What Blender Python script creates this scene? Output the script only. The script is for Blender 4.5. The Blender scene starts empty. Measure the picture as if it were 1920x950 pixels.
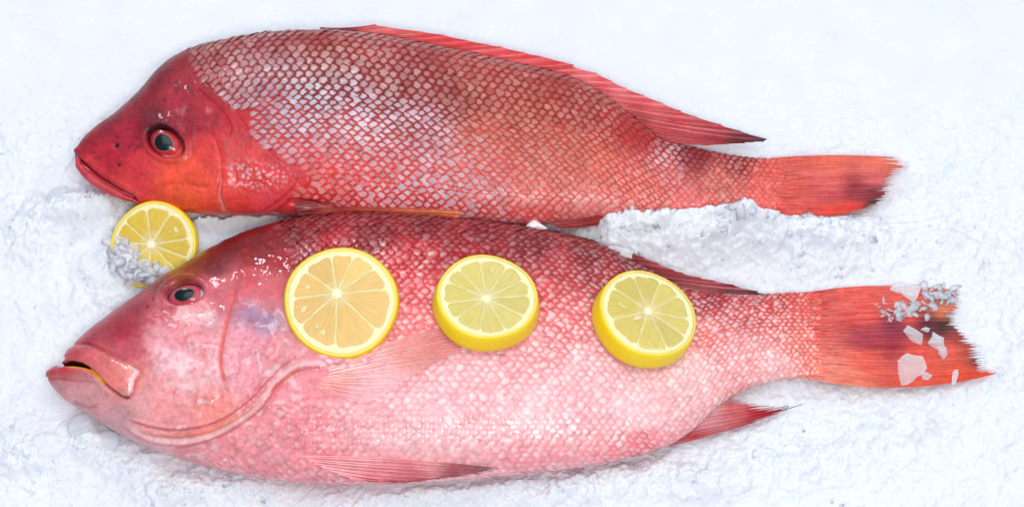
import bpy, bmesh, math, random
import numpy as np
from mathutils import Vector, Matrix
from mathutils.kdtree import KDTree

random.seed(7)
RNG = np.random.default_rng(7)
SC = bpy.context.scene
COL = SC.collection

# ------------------------------------------------------------------ camera
TH = math.radians(26.0)            # tilt from straight down
DIST = 1.45                        # metres from the ice
MPP = 0.0003                       # metres per photo pixel at the target
ST, CT = math.sin(TH), math.cos(TH)
TGT = np.array([0.0, 0.0, 0.012])
CAM = TGT + DIST * np.array([0.0, -ST, CT])
cam_d = bpy.data.cameras.new('camera')
cam_d.sensor_width = 36.0
cam_d.lens = 36.0 * DIST / (1920 * MPP)
cam_d.clip_start = 0.05
cam_d.clip_end = 50
cam = bpy.data.objects.new('camera', cam_d)
COL.objects.link(cam)
cam.location = CAM
cam.rotation_euler = (TH, 0, 0)
SC.camera = cam

# ------------------------------------------------------------------ world and lamps
w = bpy.data.worlds.new('World')
SC.world = w
w.use_nodes = True
bg = w.node_tree.nodes['Background']
bg.inputs[0].default_value = (0.80, 0.88, 1.0, 1)
bg.inputs[1].default_value = 0.34

def area(name, loc, look, sx, sy, power, color):
    d = bpy.data.lights.new(name, 'AREA')
    d.shape = 'RECTANGLE'
    d.size, d.size_y, d.energy, d.color = sx, sy, power, color
    o = bpy.data.objects.new(name, d)
    COL.objects.link(o)
    o.location = loc
    o.rotation_euler = (Vector(look) - Vector(loc)).to_track_quat('-Z', 'Y').to_euler()
    return o

area('overhead_softbox', (0.0, 0.05, 1.7), (0, 0, 0), 1.3, 1.0, 11.2, (0.97, 0.985, 1.0))
area('key_softbox', (0.05, -0.70, 1.2), (-0.04, 0, 0), 0.36, 0.26, 7.8, (1.0, 0.95, 0.91))
area('back_lamp', (-0.55, 1.0, 0.85), (0, 0, 0), 0.20, 0.13, 3.4, (0.95, 0.97, 1.0))
area('side_lamp', (0.85, 0.55, 0.85), (0.1, 0, 0), 0.14, 0.10, 2.0, (1.0, 0.98, 0.97))

SC.view_settings.view_transform = 'Standard'
SC.view_settings.look = 'None'
SC.view_settings.exposure = 0.05
SC.view_settings.gamma = 1.0
SC.render.engine = 'CYCLES'
SC.cycles.use_denoising = True
SC.cycles.max_bounces = 14
SC.cycles.diffuse_bounces = 8
SC.cycles.transparent_max_bounces = 24
SC.cycles.sample_clamp_indirect = 6.0

# ------------------------------------------------------------------ helpers
def P(u, v, z):
    """world point at height z (metres) on the sight line of photo pixel (u, v)"""
    u = np.asarray(u, float); v = np.asarray(v, float); z = np.asarray(z, float)
    a = (u - 960) * MPP / DIST
    b = -(v - 475) * MPP / DIST
    dx = a
    dy = ST + b * CT
    dz = -CT + b * ST
    t = (z - CAM[2]) / dz
    return np.stack(np.broadcast_arrays(CAM[0] + t * dx, CAM[1] + t * dy, z + 0 * t), -1)

def proj(p):
    d = p - CAM
    x = d[..., 0]
    y = d[..., 1] * CT + d[..., 2] * ST
    f = d[..., 1] * ST - d[..., 2] * CT
    return 960 + x / f * DIST / MPP, 475 - y / f * DIST / MPP

def lin(hexs):
    h = hexs.lstrip('#')
    c = np.array([int(h[i:i + 2], 16) / 255 for i in (0, 2, 4)])
    return np.where(c <= 0.04045, c / 12.92, ((c + 0.055) / 1.055) ** 2.4)

def smooth(x, a, b):
    t = np.clip((x - a) / (b - a), 0, 1)
    return t * t * (3 - 2 * t)

def curve(pts, n=40):
    """Catmull-Rom through points"""
    p = np.array(pts, float)
    q = np.vstack([2 * p[0] - p[1], p, 2 * p[-1] - p[-2]])
    m = len(p) - 1
    t = np.linspace(0, m - 1e-9, n)
    i = t.astype(int); f = (t - i)[:, None]
    a, b, c, d = q[i], q[i + 1], q[i + 2], q[i + 3]
    return 0.5 * (2 * b + (c - a) * f + (2 * a - 5 * b + 4 * c - d) * f ** 2 + (3 * b - a - 3 * c + d) * f ** 3)

def pchip(x, xs, ys):
    xs = np.array(xs, float); ys = np.array(ys, float)
    h = np.diff(xs); d = np.diff(ys) / h
    m = np.zeros(len(xs))
    for k in range(1, len(xs) - 1):
        if d[k - 1] * d[k] > 0:
            w1 = 2 * h[k] + h[k - 1]; w2 = h[k] + 2 * h[k - 1]
            m[k] = (w1 + w2) / (w1 / d[k - 1] + w2 / d[k])
    m[0], m[-1] = d[0], d[-1]
    x = np.clip(x, xs[0], xs[-1])
    i = np.clip(np.searchsorted(xs, x) - 1, 0, len(xs) - 2)
    t = (x - xs[i]) / h[i]
    return ((2 * t ** 3 - 3 * t ** 2 + 1) * ys[i] + (t ** 3 - 2 * t ** 2 + t) * h[i] * m[i]
            + (-2 * t ** 3 + 3 * t ** 2) * ys[i + 1] + (t ** 3 - t ** 2) * h[i] * m[i + 1])

def dist_line(pts, U, V):
    """distance to a polyline, signed: positive to the right hand (screen, v down) of its direction"""
    best = np.full(U.shape, 1e9); sgn = np.ones(U.shape); par = np.zeros(U.shape)
    n = len(pts) - 1
    for k in range(n):
        a, b = pts[k], pts[k + 1]
        dx, dy = b - a
        L = dx * dx + dy * dy + 1e-9
        t = np.clip(((U - a[0]) * dx + (V - a[1]) * dy) / L, 0, 1)
        ex = U - a[0] - t * dx; ey = V - a[1] - t * dy
        d = np.hypot(ex, ey)
        m = d < best
        best = np.where(m, d, best)
        sgn = np.where(m, np.sign(dx * ey - dy * ex), sgn)
        par = np.where(m, (k + t) / n, par)
    return best, sgn, par

def in_poly(poly, U, V):
    ins = np.zeros(U.shape, bool)
    n = len(poly)
    for k in range(n):
        x1, y1 = poly[k]; x2, y2 = poly[(k + 1) % n]
        if y1 == y2:
            continue
        c = ((y1 > V) != (y2 > V)) & (U < (x2 - x1) * (V - y1) / (y2 - y1) + x1)
        ins ^= c
    return ins

def hash2(ix, iy, k=0):
    h = (ix.astype(np.int64) * 374761393 + iy.astype(np.int64) * 668265263 + k * 974634599) & 0x7fffffff
    h = ((h ^ (h >> 13)) * 1274126177) & 0x7fffffff
    return ((h ^ (h >> 16)) & 0xffff) / 65535.0

def vnoise(x, y, k=0):
    ix = np.floor(x); iy = np.floor(y)
    fx = x - ix; fy = y - iy
    fx = fx * fx * (3 - 2 * fx); fy = fy * fy * (3 - 2 * fy)
    ix = ix.astype(int); iy = iy.astype(int)
    a = hash2(ix, iy, k); b = hash2(ix + 1, iy, k); c = hash2(ix, iy + 1, k); d = hash2(ix + 1, iy + 1, k)
    return (a * (1 - fx) + b * fx) * (1 - fy) + (c * (1 - fx) + d * fx) * fy

def fbm(x, y, k=0, o=4):
    s = 0; a = 0.5
    for i in range(o):
        s = s + a * vnoise(x * 2 ** i, y * 2 ** i, k + i); a *= 0.5
    return s

def worley(x, y, k=0):
    ix = np.floor(x).astype(int); iy = np.floor(y).astype(int)
    f1 = np.full(x.shape, 9.0); f2 = np.full(x.shape, 9.0); idv = np.zeros(x.shape)
    for dx in (-1, 0, 1):
        for dy in (-1, 0, 1):
            jx = ix + dx; jy = iy + dy
            px = jx + hash2(jx, jy, k); py = jy + hash2(jx, jy, k + 5)
            d = np.hypot(x - px, y - py)
            m = d < f1
            f2 = np.where(m, f1, np.minimum(f2, d))
            idv = np.where(m, hash2(jx, jy, k + 9), idv)
            f1 = np.where(m, d, f1)
    return f1, f2, idv

def facets(x, y, k=0):
    """broken-crystal relief: every cell is a tilted flat"""
    ix = np.floor(x).astype(int); iy = np.floor(y).astype(int)
    best = np.full(x.shape, 9.0); out = np.zeros(x.shape)
    for dx in (-1, 0, 1):
        for dy in (-1, 0, 1):
            jx = ix + dx; jy = iy + dy
            ox = x - jx - hash2(jx, jy, k); oy = y - jy - hash2(jx, jy, k + 5)
            d = np.abs(ox) * (0.7 + 0.6 * hash2(jx, jy, k + 6)) + np.abs(oy + 0.4 * ox) * (0.7 + 0.6 * hash2(jx, jy, k + 7))
            hgt = hash2(jx, jy, k + 9) - 0.5 + 1.3 * (ox * (hash2(jx, jy, k + 11) - 0.5) + oy * (hash2(jx, jy, k + 12) - 0.5))
            m = d < best
            out = np.where(m, hgt, out); best = np.where(m, d, best)
    return out

def idw(ctrl, U, V, p=2.2, eps=12.0, aniso=1.0):
    num = 0; den = 0
    for (cu, cv, h) in ctrl:
        d2 = ((U - cu) / aniso) ** 2 + (V - cv) ** 2 + eps * eps
        wgt = d2 ** (-p)
        num = num + wgt[..., None] * lin(h)
        den = den + wgt
    return num / den[..., None]

def deepen(c, g):
    return np.clip(c, 0, 1) ** g

def mesh_obj(name, verts, faces, mat, parent=None, smooth_sh=True, cols=None, uvs=None, extra=None):
    """one mesh object; faces an int array (n,k) or a list"""
    me = bpy.data.meshes.new(name)
    verts = np.asarray(verts, np.float32)
    if isinstance(faces, np.ndarray):
        nf, k = faces.shape
        me.vertices.add(len(verts)); me.vertices.foreach_set('co', verts.ravel())
        me.loops.add(nf * k); me.loops.foreach_set('vertex_index', faces.astype(np.int32).ravel())
        me.polygons.add(nf)
        me.polygons.foreach_set('loop_start', np.arange(0, nf * k, k, dtype=np.int32))
        me.polygons.foreach_set('loop_total', np.full(nf, k, np.int32))
        me.update(calc_edges=True)
    else:
        me.from_pydata(verts.tolist(), [], faces); me.update()
    if smooth_sh:
        me.polygons.foreach_set('use_smooth', np.ones(len(me.polygons), bool))
    for nm, c in (('col', cols), ('pale', extra)):
        if c is not None:
            at = me.attributes.new(nm, 'FLOAT_COLOR', 'POINT')
            rgba = np.ones((len(verts), 4), np.float32); rgba[:, :3] = c
            at.data.foreach_set('color', rgba.ravel())
    if uvs is not None:
        at = me.attributes.new('suv', 'FLOAT_VECTOR', 'POINT')
        v3 = np.zeros((len(verts), 3), np.float32); v3[:, :uvs.shape[1]] = uvs
        at.data.foreach_set('vector', v3.ravel())
    me.materials.append(mat)
    o = bpy.data.objects.new(name, me)
    COL.objects.link(o)
    if parent is not None:
        o.parent = parent
        o.matrix_parent_inverse = parent.matrix_world.inverted() if False else Matrix.Translation(-parent.location)
    return o

def empty(name, loc, label, cat, group=None):
    o = bpy.data.objects.new(name, None)
    o.empty_display_size = 0.02
    COL.objects.link(o)
    o.location = loc
    o['label'] = label; o['category'] = cat
    if group:
        o['group'] = group
    return o

def grid_faces(n, m, wrap=False):
    i = np.arange(n - 1)[:, None]; j = np.arange(m if wrap else m - 1)[None, :]
    a = i * m + j; b = i * m + (j + 1) % m; c = (i + 1) * m + (j + 1) % m; d = (i + 1) * m + j
    return np.stack([a, b, c, d], -1).reshape(-1, 4)

# ------------------------------------------------------------------ materials
def new_mat(name):
    m = bpy.data.materials.new(name)
    m.use_nodes = True
    nt = m.node_tree
    return m, nt, nt.nodes['Principled BSDF']

def nd(nt, typ, **kw):
    n = nt.nodes.new(typ)
    for k, v in kw.items():
        setattr(n, k, v)
    return n

def attr_node(nt, name):
    n = nd(nt, 'ShaderNodeAttribute'); n.attribute_name = name
    return n

def noise(nt, scale, detail=4, rough=0.55, vec=None):
    n = nd(nt, 'ShaderNodeTexNoise')
    n.inputs['Scale'].default_value = scale
    n.inputs['Detail'].default_value = detail
    n.inputs['Roughness'].default_value = rough
    if vec is not None:
        nt.links.new(vec, n.inputs['Vector'])
    return n

def ramp(nt, fac, stops):
    r = nd(nt, 'ShaderNodeValToRGB')
    el = r.color_ramp.elements
    while len(el) < len(stops):
        el.new(0.5)
    for e, (p, c) in zip(el, stops):
        e.position = p
        e.color = (c[0], c[1], c[2], 1) if not np.isscalar(c) else (c, c, c, 1)
    nt.links.new(fac, r.inputs[0])
    return r

def mix(nt, mode, fac, a, b):
    n = nd(nt, 'ShaderNodeMix'); n.data_type = 'RGBA'; n.blend_type = mode
    for s, v in ((0, fac), (6, a), (7, b)):
        if isinstance(v, (int, float)):
            n.inputs[s].default_value = v
        elif isinstance(v, tuple):
            n.inputs[s].default_value = (*v, 1)
        else:
            nt.links.new(v, n.inputs[s])
    return n.outputs[2]

def bump(nt, bs, h, strength, dist):
    b = nd(nt, 'ShaderNodeBump')
    b.inputs['Strength'].default_value = strength
    b.inputs['Distance'].default_value = dist
    nt.links.new(h, b.inputs['Height'])
    return b

def skin_material(name, mott=0.5, rough=0.3, coat=0.4, lo=0.72, hi=1.22, bump_s=0.35):
    m, nt, bs = new_mat(name)
    geo = nd(nt, 'ShaderNodeNewGeometry')
    c = attr_node(nt, 'col').outputs['Color']
    n1 = noise(nt, 95, 5, 0.62, geo.outputs['Position'])
    n2 = noise(nt, 420, 4, 0.6, geo.outputs['Position'])
    r1 = ramp(nt, n1.outputs[0], [(0.28, lo), (0.72, hi)])
    r2 = ramp(nt, n2.outputs[0], [(0.3, 0.8), (0.7, 1.18)])
    c = mix(nt, 'MULTIPLY', mott, c, r1.outputs[0])
    c = mix(nt, 'MULTIPLY', mott, c, r2.outputs[0])
    nt.links.new(c, bs.inputs['Base Color'])
    bs.inputs['Roughness'].default_value = rough
    bs.inputs['Specular IOR Level'].default_value = 0.3
    bs.inputs['Coat Weight'].default_value = coat
    bs.inputs['Coat Roughness'].default_value = 0.07
    bs.inputs['Subsurface Weight'].default_value = 0.12
    bs.inputs['Subsurface Radius'].default_value = (0.004, 0.0015, 0.001)
    bs.inputs['Subsurface Scale'].default_value = 0.6
    n3 = noise(nt, 700, 3, 0.55, geo.outputs['Position'])
    b = bump(nt, bs, n3.outputs[0], bump_s, 0.0006)
    b2 = bump(nt, bs, n1.outputs[0], bump_s * 0.8, 0.0015)
    nt.links.new(b2.outputs[0], b.inputs['Normal'])
    nt.links.new(b.outputs[0], bs.inputs['Normal'])
    return m

def scale_material(name, rim0, rim1, rough=0.3, coat=0.35):
    m, nt, bs = new_mat(name)
    geo = nd(nt, 'ShaderNodeNewGeometry')
    c = attr_node(nt, 'col').outputs['Color']
    p = attr_node(nt, 'pale').outputs['Color']
    uv = attr_node(nt, 'suv').outputs['Vector']
    sx = nd(nt, 'ShaderNodeSeparateXYZ')
    nt.links.new(uv, sx.inputs[0])
    nz = noise(nt, 900, 3, 0.6, geo.outputs['Position'])
    add = nd(nt, 'ShaderNodeMath', operation='MULTIPLY_ADD')
    nt.links.new(nz.outputs[0], add.inputs[0]); add.inputs[1].default_value = 0.5
    nt.links.new(sx.outputs[0], add.inputs[2])
    r = ramp(nt, add.outputs[0], [(rim0, 1.0), (rim1, 0.0)])
    fr = ramp(nt, sx.outputs[1], [(0.22, 0.0), (0.46, 1.0)])
    kk = mix(nt, 'MULTIPLY', 1.0, r.outputs[0], fr.outputs[0])
    cc = mix(nt, 'MIX', kk, c, p)
    n2 = noise(nt, 260, 4, 0.6, geo.outputs['Position'])
    r2 = ramp(nt, n2.outputs[0], [(0.3, 0.72), (0.7, 1.22)])
    cc = mix(nt, 'MULTIPLY', 0.7, cc, r2.outputs[0])
    nt.links.new(cc, bs.inputs['Base Color'])
    bs.inputs['Roughness'].default_value = rough
    bs.inputs['Specular IOR Level'].default_value = 0.32
    bs.inputs['Coat Weight'].default_value = coat
    bs.inputs['Coat Roughness'].default_value = 0.15
    b = bump(nt, bs, nz.outputs[0], 0.35, 0.0005)
    nt.links.new(b.outputs[0], bs.inputs['Normal'])
    return m

M_SKIN1 = skin_material('upper_fish_skin', 0.9, 0.42, 0.22, bump_s=0.5)
M_SKIN2 = skin_material('lower_fish_skin', 0.75, 0.36, 0.38, bump_s=0.5)
M_SC1 = scale_material('upper_fish_scale', 0.78, 1.16, 0.38, 0.16)
M_SC2 = scale_material('lower_fish_scale', 0.5, 1.26, 0.27, 0.32)

def fin_material(name):
    m, nt, bs = new_mat(name)
    geo = nd(nt, 'ShaderNodeNewGeometry')
    c = attr_node(nt, 'col').outputs['Color']
    uv = attr_node(nt, 'suv').outputs['Vector']
    mp = nd(nt, 'ShaderNodeMapping')
    nt.links.new(uv, mp.inputs['Vector'])
    mp.inputs['Scale'].default_value = (1.2, 3.5, 1.0)
    n1 = noise(nt, 3.0, 4, 0.6, mp.outputs[0])
    r1 = ramp(nt, n1.outputs[0], [(0.3, 0.8), (0.7, 1.15)])
    n2 = noise(nt, 300, 4, 0.6, geo.outputs['Position'])
    r2 = ramp(nt, n2.outputs[0], [(0.3, 0.8), (0.7, 1.2)])
    c = mix(nt, 'MULTIPLY', 0.8, c, r1.outputs[0])
    c = mix(nt, 'MULTIPLY', 0.6, c, r2.outputs[0])
    nt.links.new(c, bs.inputs['Base Color'])
    bs.inputs['Roughness'].default_value = 0.3
    bs.inputs['Coat Weight'].default_value = 0.3
    bs.inputs['Coat Roughness'].default_value = 0.15
    b = bump(nt, bs, n1.outputs[0], 0.5, 0.0006)
    nt.links.new(b.outputs[0], bs.inputs['Normal'])
    # thin membrane lets some light through
    tr = nd(nt, 'ShaderNodeBsdfTranslucent')
    nt.links.new(c, tr.inputs[0])
    ms = nd(nt, 'ShaderNodeMixShader'); ms.inputs[0].default_value = 0.08
    nt.links.new(bs.outputs[0], ms.inputs[1]); nt.links.new(tr.outputs[0], ms.inputs[2])
    nt.links.new(ms.outputs[0], nt.nodes['Material Output'].inputs[0])
    return m
M_FIN = fin_material('fin_membrane')
M_FIN_THIN = fin_material('thin_fin_membrane')
nt = M_FIN_THIN.node_tree
_old = nt.nodes['Material Output'].inputs[0].links[0].from_socket
_tr = nd(nt, 'ShaderNodeBsdfTransparent'); _ms = nd(nt, 'ShaderNodeMixShader'); _ms.inputs[0].default_value = 0.4
nt.links.new(_old, _ms.inputs[1]); nt.links.new(_tr.outputs[0], _ms.inputs[2]); nt.links.new(_ms.outputs[0], nt.nodes['Material Output'].inputs[0])

def eye_material(name, rough=0.08):
    m, nt, bs = new_mat(name)
    c = attr_node(nt, 'col').outputs['Color']
    geo = nd(nt, 'ShaderNodeNewGeometry')
    n1 = noise(nt, 600, 4, 0.6, geo.outputs['Position'])
    r1 = ramp(nt, n1.outputs[0], [(0.3, 0.75), (0.7, 1.2)])
    nt.links.new(mix(nt, 'MULTIPLY', 0.7, c, r1.outputs[0]), bs.inputs['Base Color'])
    bs.inputs['Roughness'].default_value = 0.25
    bs.inputs['Specular IOR Level'].default_value = 0.25
    bs.inputs['Coat Weight'].default_value = 0.25
    bs.inputs['Coat Roughness'].default_value = rough
    return m
M_EYE = eye_material('wet_eye')

def ice_material(name, base, trans, rough, sss, bumps=True):
    m, nt, bs = new_mat(name)
    geo = nd(nt, 'ShaderNodeNewGeometry')
    n1 = noise(nt, 45, 5, 0.6, geo.outputs['Position'])
    r1 = ramp(nt, n1.outputs[0], [(0.3, tuple(np.array(base) * (0.95, 0.95, 1.0))), (0.7, base)])
    nt.links.new(r1.outputs[0], bs.inputs['Base Color'])
    bs.inputs['Roughness'].default_value = rough
    bs.inputs['IOR'].default_value = 1.31
    bs.inputs['Transmission Weight'].default_value = trans
    bs.inputs['Subsurface Weight'].default_value = sss
    bs.inputs['Subsurface Radius'].default_value = (0.5, 0.65, 0.85)
    bs.inputs['Subsurface Scale'].default_value = 0.007
    if bumps:
        n2 = noise(nt, 420, 5, 0.65, geo.outputs['Position'])
        b = bump(nt, bs, n2.outputs[0], 0.28, 0.0012)
        nt.links.new(b.outputs[0], bs.inputs['Normal'])
    return m
M_ICE = ice_material('packed_snowy_ice', (0.835, 0.88, 0.955), 0.0, 0.28, 0.7)
M_CHIP = ice_material('crushed_ice_shards', (0.93, 0.955, 0.985), 0.0, 0.25, 0.0, False)
M_CLEAR = ice_material('clear_ice', (0.97, 0.98, 1.0), 0.0, 0.08, 0.0)
def see_through(m, k):
    nt = m.node_tree; bs = nt.nodes['Principled BSDF']
    tr = nd(nt, 'ShaderNodeBsdfTransparent'); tr.inputs[0].default_value = (0.97, 0.985, 1, 1)
    fr = nd(nt, 'ShaderNodeLayerWeight'); fr.inputs[0].default_value = 0.35
    mp = nd(nt, 'ShaderNodeMapRange'); mp.inputs[3].default_value = k; mp.inputs[4].default_value = 0.1
    nt.links.new(fr.outputs['Facing'], mp.inputs[0])
    ms = nd(nt, 'ShaderNodeMixShader'); nt.links.new(mp.outputs[0], ms.inputs[0])
    nt.links.new(bs.outputs[0], ms.inputs[1]); nt.links.new(tr.outputs[0], ms.inputs[2])
    nt.links.new(ms.outputs[0], nt.nodes['Material Output'].inputs[0])
see_through(M_CLEAR, 0.58)
M_SHARD = ice_material('milky_ice_shards', (0.89, 0.915, 0.97), 0.0, 0.2, 0.0, False)
def glow_through(m, k, kt):
    nt = m.node_tree; bs = nt.nodes['Principled BSDF']
    tl = nd(nt, 'ShaderNodeBsdfTranslucent'); tl.inputs[0].default_value = (0.95, 0.97, 1, 1)
    tr = nd(nt, 'ShaderNodeBsdfTransparent')
    m1 = nd(nt, 'ShaderNodeMixShader'); m1.inputs[0].default_value = k
    m2 = nd(nt, 'ShaderNodeMixShader'); m2.inputs[0].default_value = kt
    nt.links.new(bs.outputs[0], m1.inputs[1]); nt.links.new(tl.outputs[0], m1.inputs[2])
    nt.links.new(m1.outputs[0], m2.inputs[1]); nt.links.new(tr.outputs[0], m2.inputs[2])
    nt.links.new(m2.outputs[0], nt.nodes['Material Output'].inputs[0])
glow_through(M_SHARD, 0.15, 0.40)
M_GLASSY = ice_material('glassy_ice', (0.95, 0.97, 1.0), 0.0, 0.14, 0.0)
see_through(M_GLASSY, 0.72)

# ------------------------------------------------------------------ fish bodies
class Fish:
    pass

def build_body(root, us, top, bot, thick, zc, disp, paint, mat):
    """a closed skin lofted through elliptical sections; its silhouette follows the top and bottom outline"""
    F = Fish()
    vt = pchip(us, *zip(*top)); vb = pchip(us, *zip(*bot))
    b = pchip(us, *zip(*thick)); z0 = pchip(us, *zip(*zc)) * 0.001
    vc = (vt + vb) / 2; H = (vb - vt) / 2
    b = np.minimum(b, H * 1.6)
    a = np.sqrt(np.maximum(H * H - (b * ST) ** 2, (0.25 * H) ** 2)) / CT
    C = P(us, vc, z0)
    nv, nh = 290, 44
    e = 0.45
    ph = np.concatenate([np.linspace(-e, math.pi + e, nv, endpoint=False),
                         np.linspace(math.pi + e, 2 * math.pi - e, nh, endpoint=False)])
    c, s = np.cos(ph), np.sin(ph)
    X = np.repeat(C[:, 0:1], len(ph), 1)
    Y = C[:, 1:2] + (a * MPP)[:, None] * c[None]
    Z = z0[:, None] + (b * MPP)[:, None] * s[None]
    G = np.stack([X, Y, Z], -1)
    def normals(G):
        du = np.gradient(G, axis=0)
        dv = (np.roll(G, -1, 1) - np.roll(G, 1, 1))
        n = np.cross(dv, du)
        n /= np.linalg.norm(n, axis=-1, keepdims=True) + 1e-12
        ctr = G.mean(1, keepdims=True)
        sg = np.sign((n * (G - ctr)).sum(-1).mean())
        return n * sg
    N = normals(G)
    U, V = proj(G)
    vis = np.zeros(G.shape[:2]); vis[:, :nv] = 1
    edge = smooth(s[None] + 0 * U, -0.30, 0.12)          # features live on the upper flank
    G = G + N * (disp(U, V) * 0.001 * edge)[..., None]
    F.G, F.N, F.U, F.V, F.ph, F.nv, F.us = G, normals(G), U, V, ph, nv, us
    F.a, F.b, F.H = a, b, H
    cols = paint(U, V)
    n, m = U.shape
    verts = G.reshape(-1, 3)
    faces = grid_faces(n, m, True)
    fl = [list(map(int, f)) for f in ()]
    verts = np.vstack([verts, G[0].mean(0)[None], G[-1].mean(0)[None]])
    cc = np.vstack([cols.reshape(-1, 3), cols[0].mean(0)[None], cols[-1].mean(0)[None]])
    k = np.arange(m); k2 = (k + 1) % m
    cap0 = np.stack([k2, k, np.full(m, n * m), np.full(m, n * m)], -1)
    cap1 = np.stack([(n - 1) * m + k, (n - 1) * m + k2, np.full(m, n * m + 1), np.full(m, n * m + 1)], -1)
    tri0 = cap0[:, :3]; tri1 = cap1[:, :3]
    me = bpy.data.meshes.new('body')
    nq, ntri = len(faces), 2 * m
    me.vertices.add(len(verts)); me.vertices.foreach_set('co', verts.astype(np.float32).ravel())
    loops = np.concatenate([faces.ravel(), tri0.ravel(), tri1.ravel()]).astype(np.int32)
    me.loops.add(len(loops)); me.loops.foreach_set('vertex_index', loops)
    tot = np.concatenate([np.full(nq, 4), np.full(ntri, 3)]).astype(np.int32)
    me.polygons.add(len(tot))
    me.polygons.foreach_set('loop_start', np.concatenate([[0], np.cumsum(tot)[:-1]]).astype(np.int32))
    me.polygons.foreach_set('loop_total', tot)
    me.update(calc_edges=True)
    me.polygons.foreach_set('use_smooth', np.ones(len(tot), bool))
    at = me.attributes.new('col', 'FLOAT_COLOR', 'POINT')
    rgba = np.ones((len(verts), 4), np.float32); rgba[:, :3] = cc
    at.data.foreach_set('color', rgba.ravel())
    bm = bmesh.new(); bm.from_mesh(me); bmesh.ops.recalc_face_normals(bm, faces=bm.faces); bm.to_mesh(me); bm.free()
    me.materials.append(mat)
    o = bpy.data.objects.new('body', me); COL.objects.link(o)
    o.parent = root; o.matrix_parent_inverse = Matrix.Translation(-root.location)
    F.body = o
    # lookup of the upper surface by photo position
    J = np.where((ph > -0.35) & (ph < math.pi + 0.35))[0]
    F.lu, F.lv = F.U[:, J][::2, ::2].ravel(), F.V[:, J][::2, ::2].ravel()
    F.lp = F.G[:, J][::2, ::2].reshape(-1, 3); F.ln = F.N[:, J][::2, ::2].reshape(-1, 3)
    kd = KDTree(len(F.lu))
    for i in range(len(F.lu)):
        kd.insert((F.lu[i], F.lv[i], 0), i)
    kd.balance()
    F.kd = kd
    return F

def surf(F, u, v):
    acc = np.zeros(3); an = np.zeros(3); sw = 0
    for co, i, d in F.kd.find_n((u, v, 0), 4):
        wg = 1 / (d * d + 0.3)
        acc += wg * F.lp[i]; an += wg * F.ln[i]; sw += wg
    return acc / sw, an / np.linalg.norm(an)

def sample(F, A, fi, fj):
    n, m = A.shape[:2]
    fi = np.clip(fi, 0, n - 1.001); fj = np.mod(fj, m)
    i = fi.astype(int); j = fj.astype(int)
    a = (fi - i)[..., None]; b = (fj - j)[..., None]
    j2 = (j + 1) % m
    return (A[i, j] * (1 - a) * (1 - b) + A[i + 1, j] * a * (1 - b) + A[i, j2] * (1 - a) * b + A[i + 1, j2] * a * b)

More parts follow.
